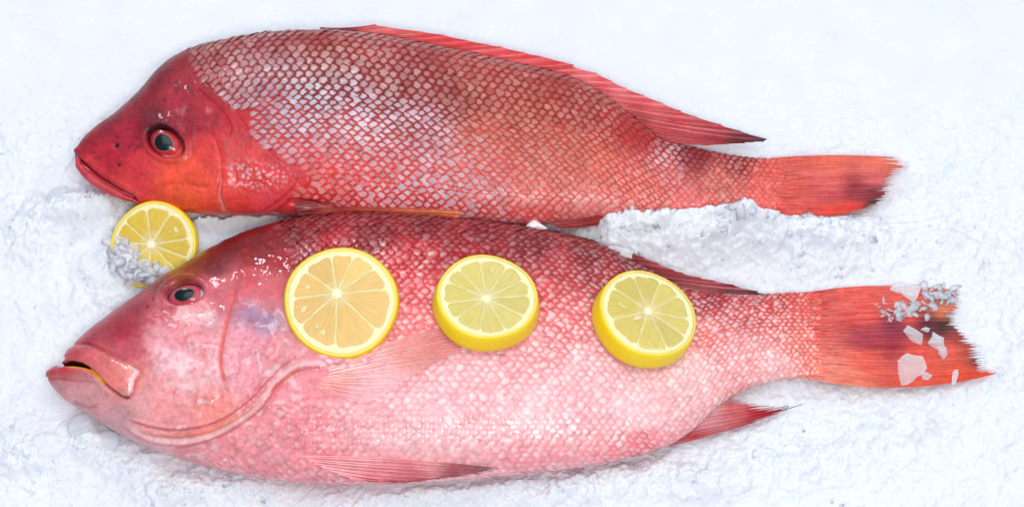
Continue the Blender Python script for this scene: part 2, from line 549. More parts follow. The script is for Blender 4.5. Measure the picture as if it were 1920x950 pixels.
def build_scales(F, root, u0, u1, wfun, hfun, upscale, keep, paint, pale, mat, pointy, strong, lift=0.45, hide=None, jit=0.10, loose=1.0):
    """overlapping scales laid on the flank in staggered rows; the 300 that show largest are single parts"""
    us, ph, nv = F.us, F.ph, F.nv
    uu = np.linspace(u0, u1, 2000)
    xi = np.concatenate([[0], np.cumsum(np.diff(uu) / ((wfun(uu[1:]) + wfun(uu[:-1])) / 2))])
    jmid = int(np.argmin(np.abs(ph[:nv] - math.pi / 2)))
    step = np.linalg.norm(np.diff(F.G[:, :nv], axis=1), axis=-1) / MPP
    arc = np.concatenate([np.zeros((len(us), 1)), np.cumsum(step, 1)], 1)
    arc = arc - arc[:, jmid:jmid + 1]                       # negative: dorsal, positive: belly
    R = 60
    lst = []
    for r in range(-R, R + 1):
        for k in range(int(xi[-1]) + 1):
            x = k + (0.5 if r % 2 else 0.0)
            if x >= xi[-1]:
                continue
            u = np.interp(x, xi, uu)
            h = hfun(u)
            sdist = h * (r + 0.0)
            if r < 0:
                sdist = h * (r * (1 + upscale * (1 - math.exp(r / 5.0))))
            fi = np.interp(u, us, np.arange(len(us)))
            ii = int(round(fi))
            if sdist < arc[ii, 4] or sdist > arc[ii, -5]:
                continue
            fj = np.interp(sdist, arc[ii], np.arange(nv))
            if not (-0.30 < np.interp(fj, np.arange(nv), ph[:nv]) < math.pi + 0.40):
                continue
            hh = h * (1 + (upscale * (1 - math.exp(r / 5.0)) if r < 0 else 0))
            lst.append((fi, fj, wfun(u), hh))
    L = np.array(lst)
    L[:, 0] += RNG.normal(0, jit, len(L)) * 3; L[:, 1] += RNG.normal(0, jit, len(L)) * 3
    uvp = sample(F, np.stack([F.U, F.V], -1), L[:, 0], L[:, 1])
    k = keep(uvp[:, 0], uvp[:, 1])
    L = L[k]; uvp = uvp[k]
    ns = len(L)
    # template: (x along the scale, b across), rear edge from pointed (back) to round (belly)
    xs = np.array([-1.0, -0.45, 0.05, 0.45, 0.78, 0.985]); bs_ = np.array([-1, -0.7, -0.35, 0, 0.35, 0.7, 1.0])
    tx = np.repeat(xs, len(bs_)); tb = np.tile(bs_, len(xs)); nt_ = len(tx)
    pw = pointy(uvp[:, 0], uvp[:, 1])[:, None]
    xp = np.maximum(tx, 0)[None]
    hw = (1 - xp ** pw) ** (1 / pw) * np.where(tx < -0.7, 0.6, 1.0)[None]
    ty = tb[None] * hw
    rho = np.where(tx[None] > 0, (xp ** pw + np.abs(ty) ** pw) ** (1 / pw), np.abs(ty))
    szr = 1 + RNG.normal(0, 0.05 * loose, ns)
    pl = tx[None] * np.where(tx[None] < 0, 0.95, 0.86) * (L[:, 2] * szr)[:, None]
    ql = ty * (L[:, 3] * szr * 1.06)[:, None]
    rot = RNG.normal(0, 0.08 * loose, ns)[:, None]
    pl, ql = pl * np.cos(rot) - ql * np.sin(rot), pl * np.sin(rot) + ql * np.cos(rot)
    d_i = np.linalg.norm(sample(F, np.gradient(F.G, axis=0), L[:, 0], L[:, 1]), axis=-1) / MPP
    d_j = np.linalg.norm(sample(F, (np.roll(F.G, -1, 1) - np.roll(F.G, 1, 1)) / 2, L[:, 0], L[:, 1]), axis=-1) / MPP
    ustep = np.interp(L[:, 0], np.arange(len(us)), np.gradient(us))
    uc = np.interp(L[:, 0], np.arange(len(us)), us)
    fi = np.interp(uc[:, None] + pl * (ustep / d_i)[:, None], us, np.arange(len(us))); fj = L[:, 1:2] + ql / d_j[:, None]
    pos = sample(F, F.G, fi, fj); nor = sample(F, F.N, fi, fj)
    tilt = np.clip(1 + RNG.normal(0, 0.3 * loose, ns), 0.3, 2.0)[:, None]
    szf = (L[:, 2:3] / 20.0)
    rise = np.interp(tx, [-1.0, -0.45, 0.05, 0.45, 0.78, 0.985], [-0.55, 0.15, 0.52, 0.85, 1.0, 0.86])
    edgef = np.clip(0.3 + 0.9 * nor[..., 2], 0.25, 1.0)
    hgt = edgef * (rise[None] * lift * tilt - 0.32 * lift * (ty ** 2)) * szf
    pos = pos + nor * (hgt * 0.001)[..., None]
    PU, PV = proj(pos)
    cc = paint(PU, PV)
    pp = pale(np.repeat(uvp[:, 0:1], nt_, 1), np.repeat(uvp[:, 1:2], nt_, 1))
    lowf = (0.82 + 0.36 * fbm(uvp[:, 0] / 40, uvp[:, 1] / 30, 91))[:, None, None]
    pp = np.clip(pp * lowf * (1 + RNG.normal(0, 0.05, (ns, 1, 1))), 0, 1)
    cc = np.clip(cc * (1 + RNG.normal(0, 0.06, (ns, 1, 1))), 0, 1)
    # how clear the pale heart of each scale is
    vague = np.clip(strong(uvp[:, 0], uvp[:, 1]) + RNG.normal(0, 0.12, ns), 0, 1)[:, None, None]
    pp = cc * (1 - vague) + pp * vague
    suv = np.stack([rho + RNG.normal(0, 0.08 * loose, (ns, 1)), np.repeat((tx * 0.5 + 0.5)[None], ns, 0)], -1)
    fc = grid_faces(len(xs), len(bs_))
    # which scales show largest: area towards the camera, not under a slice
    view = np.array([0, -ST, CT])
    face = (nor.mean(1) * view).sum(-1).clip(0, 1) * L[:, 2] * L[:, 3]
    if hide is not None:
        face = np.where(hide(uvp[:, 0], uvp[:, 1]), 0, face)
    order = np.argsort(-face)
    single = order[:300]
    rest = order[300:]
    for q in single:
        mesh_obj('scale', pos[q], fc, mat, root, True, cc[q], suv[q], pp[q])
    off = (np.arange(len(rest)) * nt_)[:, None, None]
    o = mesh_obj('scale_cover', pos[rest].reshape(-1, 3), (fc[None] + off).reshape(-1, 4), mat, root, True,
                 cc[rest].reshape(-1, 3), suv[rest].reshape(-1, 2), pp[rest].reshape(-1, 3))
    o['kind'] = 'stuff'
    return ns

def tube(pts, rad, sides=6):
    pts = np.asarray(pts, float); n = len(pts)
    tan = np.gradient(pts, axis=0); tan /= np.linalg.norm(tan, axis=1, keepdims=True) + 1e-12
    up = np.array([0, 0, 1.0])
    s = np.cross(tan, up); s /= np.linalg.norm(s, axis=1, keepdims=True) + 1e-9
    t = np.cross(s, tan)
    ang = np.linspace(0, 2 * math.pi, sides, endpoint=False)
    rad = np.broadcast_to(np.asarray(rad, float), (n,))
    v = pts[:, None] + rad[:, None, None] * (np.cos(ang)[None, :, None] * s[:, None] + np.sin(ang)[None, :, None] * t[:, None])
    return v.reshape(-1, 3), grid_faces(n, sides, True)

def build_fin(name, root, ctrl, nr, colors, F=None, lift=1.0, notch=0.05, jag=0.05, amp=0.25, rr=0.45, sub=4, nt_=22,
              ray_dark=0.9, seed=1, curl=0.0, ray_from=0.0, split=0.0, base_jit=0.0, drape=False, mat=None):
    """fin = membrane (the part) with every ray a sub-part. ctrl: (bu,bv,bz, tu,tv,tz, bow) from first to last ray, z in mm"""
    rg = np.random.default_rng(seed)
    c = np.array(ctrl, float)
    par = np.linspace(0, 1, len(c))
    def at(q):
        return np.stack([pchip(q, par, c[:, k]) for k in range(7)], -1)
    def pts(cc, t):
        """positions along a ray with control row cc at t"""
        b = cc[..., None, 0:3]; e = cc[..., None, 3:6]; tt = t[..., None]
        p = b + (e - b) * tt
        d = (e - b)[..., :2]; L = np.linalg.norm(d, axis=-1, keepdims=True) + 1e-9
        nrm = np.concatenate([-d[..., 1:2], d[..., 0:1]], -1) / L
        bow = cc[..., None, 6:7]
        p = p.copy()
        p[..., :2] += nrm * bow * 4 * tt * (1 - tt)
        p[..., 2] += curl * np.sin(tt[..., 0] * math.pi)
        if base_jit:
            p[..., 2] += base_jit * np.interp(p[..., 1], 520 + 0.6 * np.arange(400) if c[0, 1] > 450 else 280 + 0.6 * np.arange(400), np.random.default_rng(seed).normal(0, 1, 400)) * np.exp(-tt[..., 0] * 4)
            p[..., 0] += 11 * base_jit * np.interp(p[..., 1], 250 + 5 * np.arange(120), np.random.default_rng(seed + 1).normal(0, 1, 120)) * np.exp(-tt[..., 0] * 6)
        return p
    def world(p, extra):
        if F is None:
            return P(p[..., 0], p[..., 1], (p[..., 2] + extra) * 0.001)
        if drape:                                            # laid over the flank, running out past its edge
            sh = p.shape[:-1]; z = np.zeros(sh)
            for idx in np.ndindex(*sh):
                z[idx] = surf(F, p[idx][0], p[idx][1])[0][2]
            return P(p[..., 0], p[..., 1], z + (p[..., 2] + lift + extra) * 0.001)
        sh = p.shape[:-1]; out = np.zeros(sh + (3,)); ex = np.broadcast_to(extra, sh)
        for idx in np.ndindex(*sh):
            s, n = surf(F, p[idx][0], p[idx][1])
            out[idx] = s + n * (p[idx][2] + lift + ex[idx]) * 0.001
        return out
    wob = rg.normal(0, 0.25, nr)
    q = np.linspace(0, 1, nr)
    q[1:-1] += wob[1:-1] / (nr - 1) * 0.8
    q = np.sort(q)
    ext = 1 + rg.normal(0, jag, nr)
    # membrane
    sidx = np.linspace(0, nr - 1, (nr - 1) * sub + 1)
    qs = np.interp(sidx, np.arange(nr), q)
    frac = np.abs(sidx - np.round(sidx)) * 2              # 0 on a ray, 1 midway
    gap = np.interp(sidx, np.arange(nr) + 0.5, rg.random(nr) ** 2)
    ends = np.interp(sidx, np.arange(nr), ext) * (1 - notch * frac ** 0.8 - split * frac ** 0.6 * gap)
    t = np.linspace(0, 1, nt_)[None] * ends[:, None]
    pc = pts(at(qs), t)
    corr = amp * (np.cos(frac * math.pi)[:, None]) * np.sin(np.clip(t * 3, 0, math.pi / 2))
    W = world(pc, corr)
    U, V = pc[..., 0], pc[..., 1]
    cols = idw(colors, U, V, 2.0, 8)
    suv = np.stack([t * 4, np.repeat(qs[:, None] * 8, nt_, 1)], -1)
    fin = mesh_obj(name, W.reshape(-1, 3), grid_faces(len(sidx), nt_), mat or M_FIN, root, True, cols.reshape(-1, 3), suv.reshape(-1, 2))
    for k in range(nr):
        tt = np.linspace(ray_from, ext[k] * (1.0 + 0.02 * rg.random()), 10)[None]
        pr = pts(at(np.array([q[k]])), tt)
        Wp = world(pr, amp + rr * 0.15)[0]
        rad = rr * 0.001 * np.linspace(1.0, 0.22, 10)
        v, f = tube(Wp, rad, 5)
        cc = idw(colors, pr[0, :, 0], pr[0, :, 1], 2.0, 8) * ray_dark
        cc = np.repeat(cc[:, None], 5, 1).reshape(-1, 3)
        su = np.repeat(np.stack([tt[0] * 4, np.full(10, q[k] * 8)], -1)[:, None], 5, 1).reshape(-1, 2)
        mesh_obj('fin_ray', v, f, M_FIN, fin, True, cc, su)
    for ch in fin.children:
        ch.matrix_parent_inverse = (Matrix.Translation(root.location) @ Matrix.Translation(-root.location))
    return fin

def dome(cx, frame, rx, ry, rot, z_edge, z_top, nr=14, na=48, r0=0.0, wob=0.0):
    """radial dome in a local frame (origin, ex, ey, n) in px units"""
    o, ex, ey, n = frame
    rr = np.linspace(r0, 1, nr)[:, None]; an = np.linspace(0, 2 * math.pi, na, endpoint=False)[None]
    wv = 1 + wob * np.sin(an * 3 + 1.0)
    x = rr * np.cos(an) * rx * wv; y = rr * np.sin(an) * ry * wv
    c, s = math.cos(rot), math.sin(rot)
    x, y = x * c - y * s, x * s + y * c
    z = z_edge + (z_top - z_edge) * (1 - rr ** 2.2) + 0 * an
    p = o + ((x + cx[0])[..., None] * ex + (y + cx[1])[..., None] * ey + z[..., None] * n) * MPP
    return p.reshape(-1, 3), grid_faces(nr, na, True), np.repeat(rr, na, 1).ravel(), np.repeat(an, nr, 0).ravel()

def frame_at(F, u, v, tilt=1.0):
    p, n = surf(F, u, v)
    n = n * tilt + np.array([0, -ST, CT]) * (1 - tilt); n /= np.linalg.norm(n)
    ex = np.array([1.0, 0, 0]); ex -= n * ex.dot(n); ex /= np.linalg.norm(ex)
    ey = np.cross(n, ex)
    return p, ex, ey, n

def build_eye(F, root, u, v, rx, ry, rot, pu, prx, pry, ring_cols, sink):
    fr = frame_at(F, u, v, 0.45)
    o = fr[0] + fr[3] * sink * MPP
    fr = (o, fr[1], fr[2], fr[3])
    vs, fs, r, an = dome((0, 0), fr, rx, ry, rot, -7, 4, 22, 64)
    rs = np.array([x[0] for x in ring_cols]); cs = np.array([lin(x[1]) for x in ring_cols])
    cols = np.stack([np.interp(r, rs, cs[:, k]) for k in range(3)], -1)
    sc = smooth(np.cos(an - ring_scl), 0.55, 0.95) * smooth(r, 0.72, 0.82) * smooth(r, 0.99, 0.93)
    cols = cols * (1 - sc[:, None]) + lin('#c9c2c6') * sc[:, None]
    eye = mesh_obj('eye', vs, fs, M_EYE, root, True, cols)
    vs, fs, r, an = dome(pu, fr, prx * 1.09, pry * 1.09, rot, 3.0, 4.6, 4, 40, 0.6)
    mesh_obj('iris_ring', vs, fs, M_EYE, eye, True, np.repeat(lin('#9a5a48')[None], len(vs), 0)).matrix_parent_inverse = Matrix()
    vs, fs, r, an = dome(pu, fr, prx, pry, rot, 3.4, 5.6, 10, 40, 0.0, 0.03)
    mesh_obj('pupil', vs, fs, M_EYE, eye, True, np.repeat(lin('#031a20')[None], len(vs), 0)).matrix_parent_inverse = Matrix()
    return eye

# ---------------------------------------------------------- upper fish
f1 = empty('red_fish', (-0.02, 0.07, 0.0), 'upper red fish with bold pale diamond scales, lying behind the other on ice', 'fish', 'two whole red fish')
TOP1 = [(141, 282), (150, 263), (165, 246), (180, 233), (215, 206), (245, 177), (268, 151), (285, 129), (310, 105), (350, 83), (400, 69),
        (450, 59), (520, 50), (600, 48), (700, 56), (800, 75), (900, 97), (1000, 119), (1080, 143), (1130, 170), (1190, 217),
        (1250, 262), (1290, 272), (1340, 283), (1400, 293), (1450, 297), (1480, 302), (1505, 312)]
BOT1 = [(141, 296), (150, 315), (165, 332), (180, 344), (215, 363), (245, 377), (285, 388), (310, 393), (350, 400), (400, 406), (450, 408),
        (520, 408), (600, 408), (700, 415), (800, 421), (900, 425), (1000, 424), (1080, 418), (1130, 413), (1190, 410), (1250, 409),
        (1340, 407), (1400, 405), (1450, 401), (1480, 394), (1505, 384)]
THK1 = [(141, 8), (165, 24), (215, 44), (285, 64), (350, 76), (450, 88), (600, 92), (800, 88), (1000, 72), (1130, 56), (1250, 36), (1340, 26), (1440, 14), (1480, 5), (1505, 1)]
ZC1 = [(141, 17), (300, 20), (900, 20), (1130, 17), (1250, 14), (1440, 9), (1505, 8.6)]
us1 = np.concatenate([np.linspace(141, 175, 34, endpoint=False), np.linspace(175, 580, 300, endpoint=False), np.linspace(580, 1505, 270)])

MOUTH1 = curve([(139, 290), (158, 308), (185, 331), (215, 350), (240, 364), (256, 374)])
HEADEDGE1 = curve([(338, 70), (352, 105), (372, 140), (400, 172), (432, 200), (462, 240), (490, 272), (530, 296), (572, 326), (578, 342), (556, 360), (530, 382), (490, 404)], 70)
PREOP1 = curve([(404, 262), (414, 300), (414, 340), (411, 365), (420, 392)])
TEMPLE1 = curve([(372, 172), (398, 192), (420, 215), (432, 238), (428, 250)])
CHEEK1 = curve([(270, 372), (300, 352), (340, 345), (385, 352)])
OPER1 = curve([(490, 272), (520, 300), (546, 318), (556, 334), (540, 356), (510, 380), (470, 400)], 50)

def disp1(U, V):
    z = np.zeros(U.shape)
    m = U < 640
    u, v = U[m], V[m]
    d = np.zeros(u.shape)
    dd, s, t = dist_line(MOUTH1, u, v)
    d -= 1.5 * np.exp(-(dd / 2.6) ** 2) * smooth(t, 1.0, 0.9)
    d += 0.9 * np.exp(-((dd - 9) / 6.0) ** 2)
    dd, s, t = dist_line(HEADEDGE1, u, v)
    sd = dd * s
    d += np.where(sd > 0, 0.8 * np.exp(-sd / 50), 0.8 * np.exp(-(sd / 3.0) ** 2)) * smooth(t, 0.0, 0.15)
    dd, s, t = dist_line(OPER1, u, v)
    sd = dd * s
    d += np.where(sd > 0, 0.9 * np.exp(-sd / 40), 0.9 * np.exp(-(sd / 2.5) ** 2))
    dd, s, t = dist_line(PREOP1, u, v)
    d -= (0.3 + 1.0 * smooth(t, 0.3, 0.6)) * np.exp(-(dd / (2.0 + 1.6 * t)) ** 2)
    d += 0.5 * np.exp(-((dd - 12) / 10) ** 2) * (s < 0)
    dd, s, t = dist_line(TEMPLE1, u, v)
    d -= 0.7 * np.exp(-(dd / 3.5) ** 2)
    dd, s, t = dist_line(CHEEK1, u, v)
    d -= 0.35 * np.exp(-(dd / 4) ** 2)
    # eye socket
    ca, sa = math.cos(0.55), math.sin(0.55)
    ex = ((u - 309) * ca + (v - 267) * sa) / 38; ey = (-(u - 309) * sa + (v - 267) * ca) / 27
    r = np.hypot(ex, ey)
    d += 1.0 * np.exp(-((r - 1.16) / 0.16) ** 2) - 3.4 * smooth(r, 1.03, 0.86)
    d += 0.9 * np.exp(-(((u - 300) / 55) ** 2 + ((v - 228) / 14) ** 2))
    # nostrils
    d -= 1.6 * np.exp(-(((u - 218) / 4.0) ** 2 + ((v - 272) / 4.0) ** 2))
    d -= 1.0 * np.exp(-(((u - 222) / 4.0) ** 2 + ((v - 310) / 3.0) ** 2))
    d += 0.5 * (fbm(u / 34, v / 34, 3) - 0.5) + 0.28 * (fbm(u / 9, v / 9, 7) - 0.5)
    # small scales embedded on the gill cover
    pm = np.exp(-(((u - 478) / 52) ** 2 + ((v - 333) / 30) ** 2) ** 2)
    f1_, f2_, _ = worley(u / 8.5, v / 7.5, 4)
    d += pm * 0.45 * (0.55 - f1_)
    pm = np.exp(-(((u - 365) / 45) ** 2 + ((v - 372) / 16) ** 2) ** 2)
    d += pm * 0.3 * (0.55 - worley(u / 9, v / 7, 8)[0])
    z[m] = d
    # slit where the pectoral fin leaves the body
    dd, s, t = dist_line(curve([(545, 378), (580, 381), (625, 388)]), U, V)
    z -= 3.0 * np.exp(-(dd / 4.5) ** 2)
    return z

COL1 = [(150, 275, '#b3243a'), (160, 255, '#a51f35'), (200, 222, '#961a32'), (262, 162, '#951a30'), (285, 135, '#7c1429'), (330, 100, '#9a1f2e'),
        (330, 180, '#b3203a'), (380, 150, '#a82234'), (400, 220, '#bd2f42'), (450, 240, '#c4303c'), (230, 250, '#b22540'), (200, 290, '#bf2b42'),
        (170, 305, '#d13a48'), (260, 320, '#d43c48'), (240, 350, '#dc484a'), (320, 340, '#ee5a40'), (370, 330, '#f0583f'), (350, 375, '#f0653c'),
        (400, 300, '#e04845'), (460, 300, '#de4545'), (450, 370, '#e64a45'), (520, 345, '#de4248'), (500, 385, '#e4505a'), (540, 300, '#d0404a'),
        (400, 385, '#ee5a45'), (290, 232, '#7e1530'), (345, 225, '#a21d38'), (430, 130, '#a83438'), (400, 85, '#a03434'), (600, 60, '#a5302f'),
        (600, 150, '#8c2c2c'), (560, 130, '#96302f'), (680, 145, '#962e2c'), (750, 165, '#922c2a'), (820, 182, '#962e2c'), (880, 200, '#9c3432'), (700, 85, '#b03c3a'),
        (900, 110, '#b8453f'), (450, 160, '#9c383a'), (520, 230, '#bc4040'), (650, 250, '#c2443f'), (620, 340, '#de3e3a'), (700, 380, '#da3a38'),
        (600, 370, '#d02a30'), (800, 380, '#d23c36'), (900, 320, '#d25046'), (900, 250, '#c85245'), (1000, 200, '#ac443a'), (1050, 280, '#c4564a'),
        (1000, 390, '#de5a55'), (1100, 200, '#b0423e'), (1150, 230, '#b83a38'), (1210, 240, '#b82c30'), (1150, 330, '#d4564a'), (1250, 330, '#d45a50'),
        (1300, 385, '#e86a6a'), (1350, 340, '#d05c52'), (1300, 285, '#8a1e28'), (1380, 302, '#9c3038'), (1440, 340, '#e06058'), (1440, 390, '#ee6a62'),
        (1120, 400, '#e07a78'), (1500, 340, '#f06e5c')]
PALE1 = [(400, 85, '#c09088'), (450, 120, '#c8a6ac'), (500, 180, '#b6a4b2'), (560, 200, '#c6c2d4'), (650, 190, '#cfc8da'), (620, 110, '#dcbcb4'),
         (720, 140, '#cea4a0'), (760, 168, '#c49a96'), (740, 205, '#d0b8c4'), (800, 230, '#d2bccb'), (700, 250, '#dccfdc'), (700, 310, '#dcb4be'), (600, 345, '#e0989c'),
         (800, 360, '#cdb6c8'), (900, 390, '#cfaebc'), (850, 180, '#b9867c'), (900, 200, '#d09484'), (1000, 230, '#d08c7a'), (950, 130, '#cb8c84'),
         (1100, 200, '#c88e84'), (1100, 300, '#d88872'), (1000, 320, '#dc9488'), (1200, 350, '#e4988c'), (1250, 295, '#d6b4bc'), (1350, 345, '#d89a90'),  # lilac above the tail base: silvery glare painted into the scale colour
         (1440, 350, '#ea8078'), (1300, 290, '#a04048'), (1200, 250, '#b84a46'), (600, 60, '#b06058'), (800, 90, '#bc706a'), (1050, 150, '#bc6a64'), (1120, 400, '#eaa8a4')]

def head_paint1(U, V, c):
    """colour marks on the head"""
    dd, s, t = dist_line(MOUTH1, U, V)
    k = np.exp(-(dd / 2.2) ** 2)[..., None] * 0.85
    c = c * (1 - k) + lin('#5a0c18') * k
    k = (np.exp(-((dd - 10) / 5.5) ** 2) * (s > 0))[..., None] * 0.5
    c = c * (1 - k) + lin('#d8505a') * k
    dd, s, t = dist_line(PREOP1, U, V)
    k = (np.exp(-(dd / (0.8 + 6 * smooth(t, 0.4, 0.95) * fbm(U / 7, V / 5, 77))) ** 2) * smooth(t, 0.35, 0.5))[..., None] * 0.75
    c = c * (1 - k) + lin('#e8a8b4') * k
    k = np.exp(-(((U - 218) / 4.5) ** 2 + ((V - 272) / 4.5) ** 2) ** 2)[..., None]
    c = c * (1 - k) + lin('#160408') * k
    k = 0.8 * np.exp(-(((U - 222) / 5) ** 2 + ((V - 310) / 3.2) ** 2) ** 2)[..., None]
    c = c * (1 - k) + lin('#3d1018') * k
    pm = np.exp(-(((U - 462) / 46) ** 2 + ((V - 328) / 26) ** 2) ** 2) + 0.55 * np.exp(-(((U - 520) / 30) ** 2 + ((V - 330) / 24) ** 2) ** 2)
    f1_, f2_, idv = worley(U / 8.5, V / 7.5, 4)
    k = (pm * smooth(f1_, 0.5, 0.25) * (idv > 0.3))[..., None] * 0.8
    c = c * (1 - k) + lin('#e3b6c2') * k
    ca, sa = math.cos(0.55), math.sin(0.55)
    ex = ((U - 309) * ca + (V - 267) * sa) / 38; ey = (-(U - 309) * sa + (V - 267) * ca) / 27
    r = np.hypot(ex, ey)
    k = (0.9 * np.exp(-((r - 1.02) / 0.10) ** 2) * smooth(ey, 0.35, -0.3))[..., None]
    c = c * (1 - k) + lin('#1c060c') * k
    sp = smooth(fbm(U / 11, V / 11, 21), 0.60, 0.72) * smooth(U, 420, 380) * smooth(V, 330, 280)
    k = (sp * 0.5)[..., None]
    c = c * (1 - k) + lin('#5e0f28') * k
    sp = smooth(fbm(U / 26, V / 26, 31), 0.55, 0.7) * np.exp(-(((U - 370) / 70) ** 2 + ((V - 195) / 45) ** 2))
    k = (sp * 0.6)[..., None]
    c = c * (1 - k) + lin('#d98088') * k
    # darker along the forehead ridge
    dd, s, t = dist_line(curve([(160, 250), (215, 204), (245, 176), (268, 150), (288, 126), (315, 104)]), U, V)
    k = (0.55 * np.exp(-(dd / 7) ** 2) * smooth(t, 0.2, 0.8))[..., None]
    c = c * (1 - k) + lin('#2a0a18') * k
    return c

def paint1(U, V):
    c = idw(COL1, U, V, 2.0, 14)
    return deepen(head_paint1(U, V, c), 1.12)

F1 = build_body(f1, us1, TOP1, BOT1, THK1, ZC1, disp1, paint1, M_SKIN1)

def keep1(u, v):
    dd, s, t = dist_line(HEADEDGE1, u, v)
    left = (dd * s > -2) & (u < 600)
    pec = in_poly([(535, 372), (580, 374), (640, 388), (700, 400), (600, 420), (500, 420)], u, v)
    return ~left & ~pec & (u < 1478) & ((u > 470) | (v < 200))

def paint_s1(U, V):
    return deepen(idw(COL1, U, V, 2.0, 14), (1.10 + 0.10 * smooth(U, 820, 1000))[..., None])
def pale1(U, V):
    return idw(PALE1, U, V, 2.0, 20)

n1 = build_scales(F1, f1, 340, 1480, lambda u: np.interp(u, [340, 440, 620, 900, 1150, 1300, 1500], [12, 17, 18.5, 17.5, 15, 13.5, 11]),
                  lambda u: np.interp(u, [340, 440, 620, 900, 1150, 1300, 1500], [8, 9.6, 9.6, 9.0, 8.2, 7.6, 6.8]), 0.72,
                  keep1, paint_s1, pale1, M_SC1, lambda u, v: np.interp(v - 0.10 * u, [0, 200, 320], [1.25, 1.4, 1.9]),
                  lambda u, v: 0.55 + 0.04 * smooth(u, 850, 1000) + 0.42 * np.exp(-(((u - 620) / 190) ** 2 + ((v - 205 - 0.12 * (u - 620)) / 75) ** 2)) + 0.38 * np.exp(-(((u - 790) / 170) ** 2 + ((v - 365) / 45) ** 2))
                  - 0.12 * np.exp(-(((u - 770) / 130) ** 2 + ((v - 168 - 0.2 * (u - 770)) / 22) ** 2)) + 0.3 * np.exp(-(((u - 1260) / 50) ** 2 + ((v - 290) / 14) ** 2)) + 0.25 * (fbm(u / 30, v / 22, 33) - 0.5), 0.9, None, 0.10, 1.1)  # spot above the tail base strengthens the painted glare

ring_scl = -0.55
build_eye(F1, f1, 309, 267, 37, 27, -0.55, (-4, 2), 18, 15.5,
          [(0, '#a01828'), (0.5, '#b81c30'), (0.62, '#cc2a38'), (0.76, '#b82834'), (0.86, '#6a1a22'), (0.93, '#240a10'), (1, '#14060a')], 7)

RED1 = [(620, 52, '#a8262c'), (720, 55, '#dc5656'), (1110, 150, '#e86c70'), (1160, 180, '#e4686e'), (1230, 205, '#dc5058'), (830, 74, '#dd3038'), (960, 100, '#e03c42'), (1040, 125, '#d83640'), (1120, 155, '#e24650'),
        (1200, 190, '#dc3c46'), (1260, 225, '#cc2c38'), (1200, 225, '#b4202a'), (1330, 240, '#b82838'), (1300, 260, '#d04650'), (1400, 262, '#7a1426'), (1435, 264, '#30060f')]
build_fin('dorsal_fin', f1, [(600, 53, 22, 700, 47, 23, 3), (690, 62, 22, 800, 61, 22, 4), (780, 80, 22, 900, 80, 22, 4), (860, 98, 21, 975, 97, 21, 5),
                             (940, 116, 20, 1055, 116, 20, 5), (1010, 132, 19, 1130, 143, 19, 5), (1070, 152, 18, 1200, 176, 18, 5), (1105, 175, 17, 1270, 205, 16, 5),
                             (1145, 200, 16, 1350, 233, 13, 6), (1180, 225, 15, 1436, 263, 11, 5), (1215, 250, 14, 1395, 268, 11, 1), (1242, 266, 13, 1330, 273, 12, 0)],
          26, RED1, notch=0.03, jag=0.02, amp=0.35, rr=0.55, seed=3)
TAILC1 = [(1450, 300, '#e2685c'), (1450, 350, '#e86a60'), (1450, 395, '#ec5a50'), (1560, 310, '#f0755f'), (1560, 345, '#ea6a68'), (1560, 370, '#d04a52'), (1560, 392, '#f04a36'),
          (1640, 305, '#f27a60'), (1640, 335, '#e0686a'), (1640, 365, '#8a1c30'), (1645, 380, '#3a0810'), (1690, 300, '#f08060'), (1700, 320, '#c04848'), (1600, 392, '#e83c2c'), (1600, 360, '#a42c40')]
build_fin('tail_fin', f1, [(1440, 297, 9, 1690, 296, 8, -5), (1448, 310, 10.5, 1703, 309, 8, -3), (1454, 328, 11.5, 1692, 323, 8, 0), (1456, 345, 11.8, 1668, 340, 8, 0),
                           (1456, 362, 11.8, 1668, 358, 8, 2), (1454, 380, 11, 1655, 380, 7, 4), (1446, 398, 9.5, 1602, 399, 6, 6)],
          26, TAILC1, notch=0.03, jag=0.02, amp=0.2, rr=0.38, seed=5, split=0.16, ray_dark=1.12, base_jit=1.0)
PECC1 = [(560, 388, '#8a1a20'), (620, 392, '#b03228'), (700, 396, '#c84a30'), (780, 402, '#e06a40'), (850, 404, '#ec7a48'), (880, 408, '#f09a70')]
build_fin('pectoral_fin', f1, [(552, 384, 1, 862, 392, 0, -3), (556, 388, 2, 872, 402, 0, -2), (562, 393, 2, 850, 414, 0.5, -2), (572, 399, 1, 800, 416, 1, -2)],
          9, PECC1, F=F1, lift=1.8, notch=0.02, jag=0.02, amp=0.2, rr=0.5, seed=6)
build_fin('pelvic_fin', f1, [(1034, 419, 19, 1130, 402, 20, 2), (1040, 423, 17, 1130, 412, 18, 2), (1050, 427, 15, 1124, 421, 15, 2)],
          6, [(1050, 420, '#c02028'), (1120, 410, '#b01c26')], notch=0.05, jag=0.03, seed=8)
# lower lip of the upper fish
lp = curve([(143, 293), (152, 311), (170, 329), (200, 350), (235, 367), (262, 378)], 26)
lw = np.array([surf(F1, a, b)[0] + surf(F1, a, b)[1] * 0.0006 for a, b in lp])
tv, tf = tube(lw, 0.0026 * np.sin(np.linspace(0.35, 2.85, 26)), 10)
mesh_obj('lower_lip', tv, tf, M_SKIN1, f1, True, np.repeat(idw([(150, 310, '#c93c4a'), (200, 350, '#d84c54'), (260, 378, '#b52a38')], lp[:, 0], lp[:, 1])[:, None], 10, 1).reshape(-1, 3))

